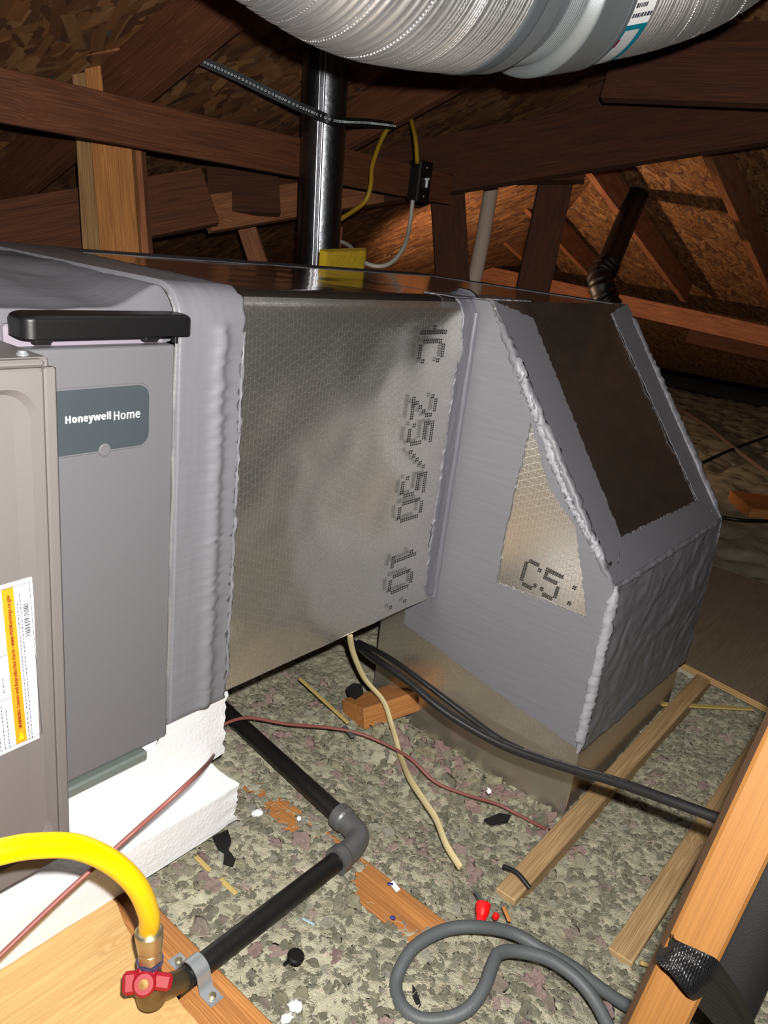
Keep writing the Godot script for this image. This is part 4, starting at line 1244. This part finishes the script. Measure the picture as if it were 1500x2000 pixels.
func cables() -> void:
	cable("thermostat_wire", [Vector3(0.2471, 0.3539, 0.2002), Vector3(0.3465, 0.3836, 0.1904), Vector3(0.4345, 0.4158, 0.1904), Vector3(0.5464, 0.4507, 0.1851), Vector3(0.8124, 0.1821, -0.1000)], 0.0030, M.wire_red, "thin red-brown wire running diagonally in front of the foam blocks", "wire", "", 1.0, 8)
	cable("thermostat_wire", [Vector3(0.8455, 0.2000, -0.1349), Vector3(0.8815, 0.2000, -0.1394), Vector3(0.9300, 0.1900, -0.1322), Vector3(0.9965, 0.1650, -0.0928), Vector3(1.0744, 0.1450, -0.0451), Vector3(1.1212, 0.1350, 0.0040), Vector3(1.1489, 0.1250, 0.0697), Vector3(1.1499, 0.1250, 0.1323), Vector3(1.1578, 0.1000, 0.1914), Vector3(1.1905, 0.0850, 0.2498), Vector3(1.2324, 0.0700, 0.3020), Vector3(1.2497, 0.0600, 0.3434), Vector3(1.2785, 0.0400, 0.3922), Vector3(1.3082, 0.0200, 0.4021)], 0.0034, M.wire_red, "thin red-brown wire snaking over the insulation towards the metal boot", "wire", "", 1.0, 8)
	cable("cream_cable", [Vector3(1.1114, 0.3600, -0.0430), Vector3(1.1435, 0.3000, -0.0536), Vector3(1.1880, 0.2200, -0.0486), Vector3(1.2155, 0.1700, -0.0100), Vector3(1.2131, 0.1300, 0.0206), Vector3(1.1945, 0.1150, 0.0515), Vector3(1.1695, 0.1000, 0.0885), Vector3(1.1102, 0.1150, 0.1581), Vector3(1.0744, 0.1200, 0.2213), Vector3(1.0499, 0.1200, 0.2694), Vector3(1.0152, 0.1150, 0.3192), Vector3(0.9984, 0.1050, 0.3647)], 0.0072, M.cream, "flat cream electrical cable draped down past the metal boot", "cable", "", 0.55, 10)
	board("wood_stick", Vector3(1.1802, 0.1300, -0.2389), Vector3(1.1428, 0.1250, -0.0446), Vector3(0, 1, 0), 0.006, 0.009, M.straw, null, "thin straw-coloured stick lying left of the cream cable", "stick")
	board("plastic_shim", Vector3(1.1164, 0.1350, -0.0342), Vector3(1.1020, 0.1350, 0.0062), Vector3(0, 1, 0), 0.006, 0.010, M.cable_grey, null, "small dark grey shim at the end of the straw stick", "shim")
	cable("black_cable", [Vector3(1.2531, 0.2623, -0.2309), Vector3(1.1725, 0.3016, -0.0799), Vector3(1.1188, 0.3297, 0.0429), Vector3(1.0899, 0.3419, 0.1376), Vector3(1.0589, 0.3472, 0.2336), Vector3(1.0468, 0.3502, 0.3207), Vector3(1.0335, 0.3640, 0.3998), Vector3(1.0164, 0.3958, 0.4985), Vector3(1.0113, 0.4207, 0.5820), Vector3(1.0008, 0.4428, 0.6600), Vector3(0.9965, 0.4558, 0.7165), Vector3(0.9916, 0.4660, 0.7565), Vector3(0.9803, 0.4834, 0.8188)], 0.0078, M.cable_black, "black cable sagging across the metal boot to the leaning stud", "cable")
	cable("black_cable", [Vector3(1.1940, 0.2951, -0.0829), Vector3(1.1666, 0.3157, 0.0262), Vector3(1.1308, 0.3273, 0.1471), Vector3(1.1073, 0.3271, 0.2561), Vector3(1.0992, 0.3205, 0.3366), Vector3(1.0922, 0.3273, 0.3932)], 0.006, M.cable_black, "second short black cable doubled above the first beside the boot", "cable")
	cable("grey_cord", [Vector3(0.9828, 0.0800, 0.6980), Vector3(0.9671, 0.0950, 0.6591), Vector3(0.9509, 0.1150, 0.6101), Vector3(0.9309, 0.1300, 0.5635), Vector3(0.9137, 0.1400, 0.5155), Vector3(0.8685, 0.1550, 0.4740), Vector3(0.8287, 0.1550, 0.4428), Vector3(0.7797, 0.1500, 0.4257), Vector3(0.7429, 0.1400, 0.4265), Vector3(0.7175, 0.1300, 0.4368), Vector3(0.6991, 0.1300, 0.4630), Vector3(0.7021, 0.1300, 0.4930), Vector3(0.7243, 0.1350, 0.5207), Vector3(0.7529, 0.1450, 0.5388), Vector3(0.7876, 0.1550, 0.5404), Vector3(0.8248, 0.1600, 0.5310), Vector3(0.8493, 0.1600, 0.5274), Vector3(0.8768, 0.1550, 0.5436), Vector3(0.9038, 0.1500, 0.5830), Vector3(0.9146, 0.1400, 0.6271), Vector3(0.9069, 0.1300, 0.6664), Vector3(0.8825, 0.1200, 0.7077)], 0.0098, M.cable_grey, "thick grey rubber cord looped on the insulation at the bottom", "cord", "", 1.0, 14)
	cable("wire_snip", [Vector3(1.1273, 0.0500, 0.7304), Vector3(1.0932, 0.0600, 0.6745)], 0.004, M.straw, "pale wire snip beside the near end of the open joist", "wire", "", 1.0, 6)
	cable("tar_wire", [Vector3(1.0894, 0.0750, 0.4046), Vector3(1.0895, 0.0800, 0.4335), Vector3(1.0853, 0.0700, 0.4651)], 0.0045, M.cable_black, "short curved black wire crossing the near end of the joist", "wire", "", 1.0, 8)
	# far floor
	cable("far_conduit", [Vector3(6.6967, 0.0700, -1.2785), Vector3(6.1394, 0.0700, -0.8368), Vector3(5.4898, 0.0700, -0.4210), Vector3(4.8181, 0.0700, 0.0297)], 0.016, mat(Color(0.46, 0.40, 0.37), 0.6), "dim pale pipe lying on the dark far floor", "pipe")
	cable("far_wire", [Vector3(4.8772, 0.0600, -0.4607), Vector3(5.4819, 0.0700, -0.4526), Vector3(6.6332, 0.0600, -0.4291)], 0.010, M.abs, "black wire crossing under the dim pale pipe", "wire")
	cable("far_wire", [Vector3(3.6599, 0.1100, -0.0034), Vector3(3.6812, 0.1200, 0.1038), Vector3(3.8640, 0.1200, 0.2386)], 0.008, M.abs, "black wire lying over the far orange wood", "wire")
	board("far_plank", Vector3(4.1678, 0.0600, -0.0342), Vector3(4.3509, 0.0600, 0.2165), Vector3(0, 0, 1), 0.30, 0.06, M.wood_orange, null, "orange wood plank on the dark floor at the right edge", "plank")

func debris() -> void:
	var up := Vector3.UP
	# tar paper scraps
	var scrap := func(px: Array, s: int, label: String, m: Material, cat: String, called: String) -> void:
		var mb := MB.new()
		mb.slab(jag(px, up, 0.0012, 0.004, s), up, 0.003)
		put(mb, called, m, null, label, cat)
	scrap.call([Vector3(0.7011, 0.1380, 0.0357), Vector3(0.7318, 0.1380, 0.0395), Vector3(0.7186, 0.1380, 0.0653), Vector3(0.7021, 0.1380, 0.0771), Vector3(0.6977, 0.1380, 0.1012), Vector3(0.6847, 0.1380, 0.1103), Vector3(0.6773, 0.1380, 0.0941), Vector3(0.6928, 0.1380, 0.0778), Vector3(0.6911, 0.1380, 0.0635)], 1, "torn black felt scrap beside the lower foam block", M.tar, "scrap", "felt_scrap")
	scrap.call([Vector3(1.2249, 0.1380, -0.1278), Vector3(1.2528, 0.1380, -0.1300), Vector3(1.2648, 0.1380, -0.1142), Vector3(1.2407, 0.1380, -0.0865), Vector3(1.2094, 0.1380, -0.0828), Vector3(1.2080, 0.1380, -0.1059)], 2, "black felt scrap in the shade below the duct", M.tar, "scrap", "felt_scrap")
	scrap.call([Vector3(1.1547, 0.0850, 0.3173), Vector3(1.1933, 0.0850, 0.3296), Vector3(1.2063, 0.0850, 0.3495), Vector3(1.1863, 0.0850, 0.3544), Vector3(1.1540, 0.0850, 0.3359)], 3, "black felt scrap on pink fluff near the boot corner", M.tar, "scrap", "felt_scrap")
	scrap.call([Vector3(0.7347, 0.1300, 0.4539), Vector3(0.7304, 0.1300, 0.4667), Vector3(0.7184, 0.1300, 0.4824), Vector3(0.7120, 0.1300, 0.4836), Vector3(0.7206, 0.1300, 0.4658)], 4, "thin black sliver inside the grey cord loop", M.tar, "scrap", "felt_scrap")
	# foam crumbs
	var crumb := func(c: Vector3, r: float, m: Material, label: String, cat: String, called: String, s: int) -> void:
		var o := MeshInstance3D.new()
		o.mesh = lump_mesh(s, 0.7); o.material_override = m
		o.name = numbered(called); o.position = c
		o.basis = Basis.from_euler(Vector3(0.2, s, 0.1)).scaled(Vector3.ONE * r)
		add_child(o)
		tag(o, label, cat)
	crumb.call(Vector3(0.8087, 0.1250, 0.0318), 0.010, M.white, "white foam crumb just right of the lower foam block", "foam crumb", "foam_crumb", 3)
	crumb.call(Vector3(0.8557, 0.1250, 0.0934), 0.0045, M.white, "tiny white foam crumb left of the sloping black pipe", "foam crumb", "foam_crumb", 4)
	crumb.call(Vector3(0.5956, 0.1250, 0.3535), 0.009, M.white, "white foam crumb near the bottom, right of the valve", "foam crumb", "foam_crumb", 5)
	crumb.call(Vector3(0.5742, 0.1250, 0.3585), 0.007, M.white, "white foam crumb lowest in the photo, below another", "foam crumb", "foam_crumb", 6)
	crumb.call(Vector3(1.2194, 0.1000, 0.2855), 0.006, M.white, "white foam crumb near the red-brown wire by the boot", "foam crumb", "foam_crumb", 7)
	# black cap
	var mb := MB.new()
	var c := Vector3(0.6459, 0.1300, 0.3008)
	mb.lathe(c, Vector3(0.1, 1, 0.15), [Vector2(-0.004, 0.0), Vector2(-0.004, 0.0125), Vector2(0.004, 0.0132), Vector2(0.007, 0.011), Vector2(0.0072, 0.0)], 20)
	mb.box(c + Vector3(-0.015, 0.0, -0.003), Vector3(0.012, 0.004, 0.005), 0.001)
	put(mb, "plug_cap", M.abs, null, "round black plastic plug lying right of the valve", "plug")
	# red scrap: cone and bead on a stub of wire
	var t := thing("wire_nut", "bright red plastic piece on the insulation above the cord loop", "plastic piece", Vector3(0.9199, 0.1200, 0.4599))
	var a := Vector3(0.9030, 0.1250, 0.4649); var b := Vector3(0.9305, 0.1350, 0.4512)
	mb = MB.new()
	mb.lathe(a, b - a, [Vector2(0, 0.0), Vector2(0, 0.008), Vector2(0.012, 0.0085), Vector2(0.022, 0.0115), Vector2(0.034, 0.0125), Vector2(0.036, 0.0)], 12)
	put(mb, "cone", M.red_bright, t)
	mb = MB.new()
	mb.lathe(Vector3(0.9353, 0.1250, 0.4742), Vector3(0.3, 1, 0.2), [Vector2(-0.004, 0.0), Vector2(-0.003, 0.005), Vector2(0.003, 0.006), Vector2(0.008, 0.0)], 10)
	put(mb, "bead", M.red_bright, t)
	cable("lead", [Vector3(0.9269, 0.1370, 0.4531), Vector3(0.9438, 0.1300, 0.4343), Vector3(0.9531, 0.1250, 0.4219)], 0.003, M.cable_grey, "", "", "", 1.0, 6, t)
	# paper slips and sticks
	board("paper_slip", Vector3(0.8571, 0.1350, 0.3130), Vector3(0.8550, 0.1300, 0.3311), up, 0.002, 0.010, M.white, null, "white paper slip beside the orange plank below the elbow", "paper")
	board("paper_slip", Vector3(0.8493, 0.1350, 0.3115), Vector3(0.8554, 0.1350, 0.3188), up, 0.002, 0.006, M.blue, null, "tiny blue slip touching the white paper slip", "paper")
	board("plastic_sliver", Vector3(0.7034, 0.1280, 0.2565), Vector3(0.7085, 0.1280, 0.2788), up, 0.003, 0.005, mat(Color(0.62, 0.70, 0.74), 0.5), null, "pale blue plastic sliver between the pipe and the black plug", "sliver")
	board("blue_bit", Vector3(0.8092, 0.1250, 0.3515), Vector3(0.8114, 0.1250, 0.3605), up, 0.006, 0.006, M.blue, null, "dark blue bit left of the grey cord loop", "bit")
	board("straw_stick", Vector3(0.6573, 0.1350, 0.0463), Vector3(0.6585, 0.1300, 0.0834), up, 0.005, 0.009, M.straw, null, "flat straw-coloured stick just left of the black felt scrap", "stick")
	board("straw_stick", Vector3(0.6598, 0.1300, 0.1084), Vector3(0.6601, 0.1280, 0.1495), up, 0.005, 0.009, M.straw, null, "flat straw-coloured stick below the black felt scrap", "stick")
	board("straw_stick", Vector3(0.9674, 0.1200, 0.4704), Vector3(0.9531, 0.1150, 0.4930), up, 0.005, 0.007, M.wood_orange, null, "small orange splinter right of the red plastic piece", "stick")
	board("straw_stick", Vector3(1.9368, 0.0500, 0.3929), Vector3(2.1232, 0.0500, 0.5840), up, 0.006, 0.016, M.straw, null, "long pale splinter beyond the joist at right", "stick")

# ---------------------------------------------------------------- right-hand stud, strap, tube
func near_stud() -> void:
	var p0 := Vector3(0.5372, 0.5045, 0.7867); var p1 := Vector3(0.6243, 0.8363, 0.8112)
	var ln := (p1 - p0).normalized()
	var away := ((p0 + p1) / 2.0 - Vector3(0, 1.15, 0.86)).normalized()
	var across := ln.cross(away).normalized()
	if across.dot(Vector3(0.636297, 0.113851, 0.762997)) < 0.0: across = -across
	across = (across + away * 0.10).normalized()
	var sh := away * 0.044
	board("leaning_stud", p0 + sh, p1 + (p1 - p0) * 1.1 + sh, across, 0.0400, 0.085, M.wood_stud, null, "bright orange-lit leaning stud at the lower right corner", "stud", "", "", 0.003)
	var dir := (p1 - p0).normalized()
	var back := -(Vector3(0.636297, 0.113851, 0.762997).cross(dir)).normalized()
	if back.dot(Vector3(0, 0, -1)) < 0: back = -back
	# insulated line behind it
	cable("insulated_line", [Vector3(0.7788, 0.2391, 0.8034), Vector3(0.8199, 0.3774, 0.8110), Vector3(0.8516, 0.4987, 0.8164), Vector3(0.8996, 0.6547, 0.8228), Vector3(0.9863, 0.9471, 0.8348)], 0.043, M.cloth, "thick black insulated line behind the leaning stud", "pipe", "", 1.0, 24)
	# woven strap that wraps the stud, then the line
	var rows := []; var uvs := []
	var hi := curve([Vector3(0.6240, 0.5946, 0.7776), Vector3(0.5537, 0.6416, 0.7840), Vector3(0.5497, 0.6479, 0.8031), Vector3(0.5581, 0.6424, 0.8172), Vector3(0.5962, 0.6017, 0.8244), Vector3(0.6847, 0.5042, 0.8397), Vector3(0.7620, 0.4044, 0.8593)], 0.004)
	var lw := curve([Vector3(0.6107, 0.5771, 0.7705), Vector3(0.5427, 0.6230, 0.7806), Vector3(0.5344, 0.6256, 0.7962), Vector3(0.5418, 0.6095, 0.8100), Vector3(0.5849, 0.5626, 0.8150), Vector3(0.6625, 0.4758, 0.8275), Vector3(0.7394, 0.3757, 0.8466)], 0.004)
	for i in 60:
		var row := PackedVector3Array(); var ur := PackedVector2Array()
		var a: Vector3 = hi[int(i / 59.0 * (hi.size() - 1))]; var c: Vector3 = lw[int(i / 59.0 * (lw.size() - 1))]
		for j in 13:
			var f := j / 12.0
			row.append(a.lerp(c, f) + Vector3(0, 0.0015, 0.004) * sin(f * PI) + Vector3(0, 0.001, 0.001) * sin(f * PI * 5.0))
			ur.append(Vector2(f, i * 0.004))
		rows.append(row); uvs.append(ur)
	var under := []
	for row in rows:
		var q := PackedVector3Array()
		for p in row: q.append(p - Vector3(0, 0.0008, 0.002))
		under.append(q)
	var mb := MB.new()
	mb.grid(rows, uvs)
	mb.grid(under, uvs, false, true)
	var w := tri(mat(Color(0.06, 0.062, 0.07), 0.38), null, grey_tex(weave(), 128), 0.12, Vector3(28, 28, 28))
	put(mb, "woven_strap", w, null, "shiny black woven strap wrapped around the leaning stud and black line", "strap")

func weave() -> PackedByteArray:
	var d := PackedByteArray(); d.resize(128 * 128)
	for y in 128:
		for x in 128:
			var h := absf(sin(x * TAU / 16.0)) * (0.6 + 0.4 * absf(sin(y * TAU / 32.0 + (PI / 2 if (x / 8) % 2 else 0.0))))
			d[y * 128 + x] = int(h * 255)
	return d

# ---------------------------------------------------------------- flue, straps, wires in the background
func flue_group() -> void:
	var t := thing("flue_pipe", "galvanized round flue pipe with bright lock seam, standing behind the duct", "flue pipe", Vector3(1.86, 0.04, -0.95))
	var lo := Vector3(1.8593, 1.0067, -0.9500); var hi := Vector3(1.8201, 1.6632, -0.9500)
	var d := (hi - lo).normalized()
	var a := lo - d * 0.9; var b := hi + d * 0.35
	var mb := MB.new()
	mb.tube(PackedVector3Array([a, lo, hi, b]), 0.067, 40)
	put(mb, "pipe", M.flue, t)
	# lock seam facing the camera: a rib with fine cross ridges
	var off := (Vector3(0, 1.15, 0.86) - lo)
	off = (off - d * off.dot(d)).normalized()
	mb = MB.new()
	var n := 330
	var pts := PackedVector3Array()
	for i in n: pts.append(a.lerp(b, float(i) / (n - 1)) + off * 0.0657 + d.cross(off) * -0.004)
	mb.tube(pts, func(f: float, _dd: float, _th: float) -> float: return 0.0046 + 0.0008 * sin(f * (n - 1) * PI), 8)
	put(mb, "lock_seam", M.flue_seam, t)
	mb = MB.new()
	pts = PackedVector3Array([a + off * 0.0655 + d.cross(off) * -0.017, b + off * 0.0655 + d.cross(off) * -0.017])
	mb.tube(pts, 0.003, 8)
	put(mb, "seam_fold", M.flue_seam, t)
	# perforated strap
	var ring := Vector3(1.8349, 1.4618, -0.9500)
	ring.z = -0.95
	var loop := [Vector3(1.4588, 1.5588, -1.1382), Vector3(1.5453, 1.5234, -1.0397), Vector3(1.6453, 1.4741, -0.9153), Vector3(1.6863, 1.4519, -0.8489), Vector3(1.7152, 1.4390, -0.8038), Vector3(1.8046, 1.4490, -0.8326), Vector3(1.9951, 1.4783, -0.9152), Vector3(2.2337, 1.5089, -1.0056)]
	var cp := curve(loop, 0.008)
	t = thing("hanger_strap", "perforated steel strap stretched across to the flue pipe", "strap", ring)
	mb = MB.new()
	var holes := MB.new()
	var rows := []; var under := []
	for i in cp.size():
		var tg := (cp[mini(i + 1, cp.size() - 1)] - cp[maxi(i - 1, 0)]).normalized()
		var view := (Vector3(0, 1.15, 0.86) - cp[i]).normalized()
		var w := view.cross(tg).normalized()
		rows.append(PackedVector3Array([cp[i] - w * 0.012, cp[i] + w * 0.012]))
		under.append(PackedVector3Array([cp[i] - w * 0.012 - view * 0.0015, cp[i] + w * 0.012 - view * 0.0015]))
		if i % 2 == 0:
			holes.lathe(cp[i] - view * 0.0002, view, [Vector2(0, 0.0034), Vector2(0.0010, 0.0030), Vector2(0.0008, 0.0020)], 8)
	mb.grid(rows, [])
	mb.grid(under, [], false, true)
	put(mb, "strap", M.strap, t)
	put(holes, "hole_rims", M.steel, t, "", "", "", "stuff")
	# yellow foam scrap on the duct's back edge
	mb = MB.new()
	var ns := noise(30.0, 15, FastNoiseLite.TYPE_SIMPLEX_SMOOTH, 3)
	rows = []
	var cn := [Vector3(1.5678, 1.0520, -0.6650), Vector3(1.7481, 1.0446, -0.6650), Vector3(1.7640, 1.1150, -0.6750), Vector3(1.5782, 1.0992, -0.6750)]
	for i in 19:
		var row := PackedVector3Array()
		for j in 31:
			var u := j / 30.0; var v := i / 18.0
			var p: Vector3 = cn[0].lerp(cn[1], u).lerp(cn[3].lerp(cn[2], u), v)
			var e := minf(minf(u, 1 - u) * 30, minf(v, 1 - v) * 18)
			row.append(p + Vector3(0.002, 0.003, 0.004) * ns.get_noise_2d(u * 4.0, v * 3.0) + Vector3(0, 0, 0.016 * minf(1.0, e * 0.6)))
		rows.append(row)
	mb.grid(rows, [])
	var bk := []
	for q in cn: bk.append(q)
	mb.face(bk, Vector3(0, 0, -1))
	put(mb, "yellow_foam_scrap", M.yellow_foam, null, "yellow foam scrap standing on the back edge of the duct", "foam scrap")
	# switch box
	var bc := Vector3(2.4996, 1.3611, -1.0850)
	t = thing("switch_box", "dark metal electrical box with a white toggle switch on the cross beam", "switch box", bc - Vector3(0, 0.06, 0))
	var bas := Basis(Vector3(0, 1, 0), 0.08)
	mb = MB.new()
	mb.box(bc, Vector3(0.074, 0.140, 0.052), 0.004, bas)
	put(mb, "box", M.box_steel, t)
	mb = MB.new()
	mb.box(bc + bas * Vector3(0, 0, 0.030), Vector3(0.080, 0.146, 0.004), 0.0015, bas)
	put(mb, "cover_plate", M.box_steel, t)
	mb = MB.new()
	mb.box(bc + bas * Vector3(0.004, 0.012, 0.036), Vector3(0.026, 0.008, 0.008), 0.002, bas * Basis(Vector3(0, 0, 1), 0.15))
	mb.box(bc + bas * Vector3(0.004, -0.004, 0.036), Vector3(0.009, 0.030, 0.008), 0.002, bas)
	put(mb, "toggle", M.white, t)
	for yy in [-0.05, 0.05]:
		mb = MB.new()
		mb.lathe(bc + bas * Vector3(0.0, yy, 0.032), bas * Vector3(0, 0, 1), [Vector2(0, 0.004), Vector2(0.002, 0.003), Vector2(0.002, 0)], 8)
		put(mb, "plate_screw", M.steel, t)
	var by := bc.y
	cable("yellow_cable", [Vector3(2.2726, 1.5474, -0.9773), Vector3(2.2366, 1.5039, -0.9291), Vector3(2.2079, 1.4610, -0.8891), Vector3(2.1887, 1.3922, -0.8567)], 0.0075, M.cable_yellow, "yellow cable dropping into the top of the switch box", "cable")
	cable("yellow_cable", [Vector3(2.2034, 1.5038, -1.0072), Vector3(2.1557, 1.4429, -0.9990), Vector3(2.1081, 1.3658, -0.9812), Vector3(2.0846, 1.3056, -0.9592), Vector3(2.0722, 1.2564, -0.9641), Vector3(2.0715, 1.2209, -1.0140), Vector3(2.0724, 1.1789, -1.0930)], 0.0078, M.cable_yellow, "yellow cable hanging in a bend between the flue and switch box", "cable")
	cable("white_cable", [Vector3(2.1636, 1.2737, -0.8376), Vector3(2.1416, 1.1963, -0.8211), Vector3(2.0763, 1.1311, -0.7809), Vector3(2.0070, 1.0776, -0.7703), Vector3(1.9572, 1.0605, -0.7904), Vector3(1.9457, 1.0726, -0.8473), Vector3(2.0010, 1.1098, -0.9538), Vector3(2.0193, 1.1209, -1.0237)], 0.0070, M.cable_white, "white cable curving from the switch box down to the yellow scrap", "cable")
	# pale vent pipe and black hose
	cable("vent_pipe", [Vector3(3.3371, 1.5418, -1.2952), Vector3(3.1818, 1.1863, -1.2029), Vector3(3.0392, 0.8948, -1.1314), Vector3(2.7801, 0.3324, -1.0013)], 0.034, M.pvc, "pale plastic vent pipe leaning behind the duct's end", "pipe", "", 1.0, 20)
	t = thing("black_vent", "black vent hose with a bent upper arm behind the hood", "hose", Vector3(3.8332, 0.9456, -0.8235))
	mb = MB.new()
	mb.tube(PackedVector3Array([Vector3(3.9560, 1.1010, -0.9285), Vector3(4.3584, 1.5389, -1.0084)]), 0.058, 20)
	put(mb, "upper_arm", M.abs, t)
	mb = MB.new()
	var wr := noise(16.0, 77, FastNoiseLite.TYPE_SIMPLEX_SMOOTH, 2)
	mb.tube(curve([Vector3(3.9792, 1.1508, -0.9273), Vector3(3.9103, 1.0866, -0.9273), Vector3(3.8750, 1.0268, -0.8862), Vector3(3.8118, 0.8012, -0.7670), Vector3(2.9, 0.45, -0.75), Vector3(2.95, 0.03, -0.75)], 0.006), func(f: float, dd: float, th: float) -> float: return 0.064 + 0.004 * sin(dd * 190.0) + 0.006 * wr.get_noise_2d(f, th * 0.2), 20)
	put(mb, "lower_sleeve", M.abs, t)

func flex_duct() -> void:
	var t := thing("flexible_duct", "silver corrugated flexible duct with a smooth collar hanging across the top", "duct", Vector3(1.1871, 1.5787, 0.0303))
	var R := 0.160
	var P := curve([Vector3(0.6650, 1.6101, -0.0408), Vector3(0.7707, 1.5646, 0.0015), Vector3(0.8745, 1.5397, 0.0293), Vector3(0.9863, 1.5485, 0.0304), Vector3(1.1171, 1.5693, 0.0318), Vector3(1.2429, 1.5948, 0.0415), Vector3(1.3588, 1.6294, 0.0678), Vector3(1.4990, 1.6798, 0.1338), Vector3(1.5785, 1.7349, 0.2054), Vector3(1.6170, 1.8150, 0.2610), Vector3(1.6186, 1.9166, 0.2910)], 0.0011)
	# distance of each named spot along the path
	var near := func(q: Vector3) -> int:
		var best := 0
		for i in P.size():
			if P[i].distance_squared_to(q) < P[best].distance_squared_to(q): best = i
		return best
	var i1: int = near.call(Vector3(1.1064, 1.5665, 0.0283)); var i2: int = near.call(Vector3(1.3672, 1.6309, 0.0778))
	var ph := 0.0068
	var corr := func(_f: float, d: float, th: float) -> float:
		var s := d + th / TAU * 0.0408
		var k := fposmod(s, 0.0408) / 0.0408
		var g := 0.0011 * sin(TAU * s / ph)
		if k < 0.16: g = 0.0004 - 0.0022 * sin(PI * k / 0.16)
		return R + g
	var mb := MB.new()
	mb.tube(P.slice(0, i1), corr, 72, false)
	put(mb, "corrugated_section", M.alu, t)
	mb = MB.new()
	mb.tube(P.slice(i2), corr, 72, false)
	put(mb, "corrugated_section", M.alu, t)
	# collar: tape, neck, flare, tape
	mb = MB.new()
	mb.tube(P.slice(i1 + 4, i2 - 2), func(f: float, _d: float, _t: float) -> float:
		if f < 0.36: return 0.160 - 0.012 * smoothstep(0.20, 0.36, f)
		if f < 0.52: return 0.148 + 0.001 * sin(f * 300.0)
		return 0.148 + 0.021 * smoothstep(0.52, 0.60, f) - 0.002 * smoothstep(0.9, 1.0, f), 72, false)
	put(mb, "collar", M.collar, t)
	mb = MB.new()
	mb.tube(P.slice(i1 - 16, i1 + 26), func(f: float, _d: float, _t: float) -> float: return 0.1625 - 0.003 * pow(absf(f * 2.0 - 1.0), 6.0), 72, false)
	put(mb, "tape_band", M.duct_tape, t)
	mb = MB.new()
	mb.tube(P.slice(i2 - 24, i2 + 6), func(f: float, _d: float, _t: float) -> float: return 0.1695 - 0.003 * pow(absf(f * 2.0 - 1.0), 6.0), 72, false)
	put(mb, "tape_band", M.duct_tape, t)
	# crimp marks along the spiral lock seam
	var mm := MultiMesh.new()
	mm.transform_format = MultiMesh.TRANSFORM_3D
	var bm := MB.new()
	bm.box(Vector3.ZERO, Vector3(0.0034, 0.0022, 0.0016), 0.0006)
	mm.mesh = bm.mesh(Vector3.ZERO)
	var xf := []
	for sec in [[0, i1 - 20], [i2 + 10, P.size() - 1]]:
		var q: PackedVector3Array = P.slice(sec[0], sec[1])
		var tg0 := (q[1] - q[0]).normalized()
		var a := Vector3.UP
		a = (a - tg0 * a.dot(tg0)).normalized()
		var dist := 0.0
		var angs := []
		for j in 170:
			angs.append(TAU * j / 170.0)
		var A := PackedVector3Array(); var D := PackedFloat32Array()
		for i in q.size():
			if i > 0: dist += q[i].distance_to(q[i - 1])
			var tg := (q[mini(i + 1, q.size() - 1)] - q[maxi(i - 1, 0)]).normalized()
			a = (a - tg * a.dot(tg)).normalized()
			A.append(a); D.append(dist)
		var per := dist / (q.size() - 1)
		for k in int(dist / 0.0408):
			for th in angs:
				var d: float = (k + 0.04 + 1.0) * 0.0408 - th / TAU * 0.0408
				var i := clampi(int(d / per), 0, q.size() - 2)
				var tg := (q[i + 1] - q[i]).normalized()
				var rad: Vector3 = A[i] * cos(th) + tg.cross(A[i]) * sin(th)
				xf.append(Transform3D(Basis(tg, rad.cross(tg), rad), q[i] + rad * (R + 0.0002) - t.position))
	mm.instance_count = xf.size()
	for i in xf.size(): mm.set_instance_transform(i, xf[i])
	var o := MultiMeshInstance3D.new()
	o.name = "crimp_marks"; o.multimesh = mm; o.material_override = M.alu
	o.set_meta("kind", "stuff")
	t.add_child(o, true)
	# shipping label wrapped on the right-hand section
	var j0 := i2 + 6; var j1 := i2 + 92
	var patch := func(s0: float, s1: float, a0: float, a1: float, rr: float) -> MB:
		var g := MB.new()
		var rows := []
		for i in 21:
			var f := lerpf(j0, j1, lerpf(s0, s1, i / 20.0))
			var k := int(f)
			var tg := (P[k + 1] - P[k]).normalized()
			var dn := Vector3(0, -1, 0)
			dn = (dn - tg * dn.dot(tg)).normalized()
			var fr := tg.cross(dn)
			if fr.z < 0: fr = -fr
			var row := PackedVector3Array()
			for m in 33:
				var an := lerpf(a0, a1, m / 32.0)
				row.append(P[k] + (dn * cos(an) + fr * sin(an)) * rr)
			rows.append(row)
		g.grid(rows, [])
		return g
	put(patch.call(0.0, 1.0, 0.02, 1.9, R + 0.0028), "label", M.paper, t, "white and teal shipping label")
	var lb: Node3D = t.get_node("label")
	put(patch.call(0.0, 1.0, 0.02, 0.78, R + 0.0034), "teal_band", M.teal, lb)
	put(patch.call(0.20, 0.80, 0.06, 0.72, R + 0.0038), "grey_field", M.lightgrey, lb)
	put(patch.call(0.12, 0.24, 0.50, 0.62, R + 0.0042), "red_dot", mat(Color(0.45, 0.10, 0.22), 0.5), lb)
	var r := RandomNumberGenerator.new(); r.seed = 12
	var s := 0.22
	while s < 0.90:
		var w := r.randf_range(0.012, 0.04)
		put(patch.call(s, minf(s + w, 0.93), 1.05, 1.26, R + 0.0042), "barcode_bar", M.label_ink, lb)
		s += w + r.randf_range(0.012, 0.028)
	for line in [0.86, 0.96]:
		s = 0.15
		while s < (0.9 if line < 0.9 else 0.6):
			var w := r.randf_range(0.04, 0.10)
			put(patch.call(s, s + w, line, line + 0.045, R + 0.0042), "small_print", M.label_ink, lb)
			s += w + 0.025

func _ready() -> void:
	rng.seed = 1
	lights()
	make_materials()
	structure()
	framing()
	insulation()
	duct()
	furnace()
	filter_cabinet()
	platform()
	flex_duct()
	flue_group()
	piping()
	near_stud()
	cables()
	debris()
	work_lamp()
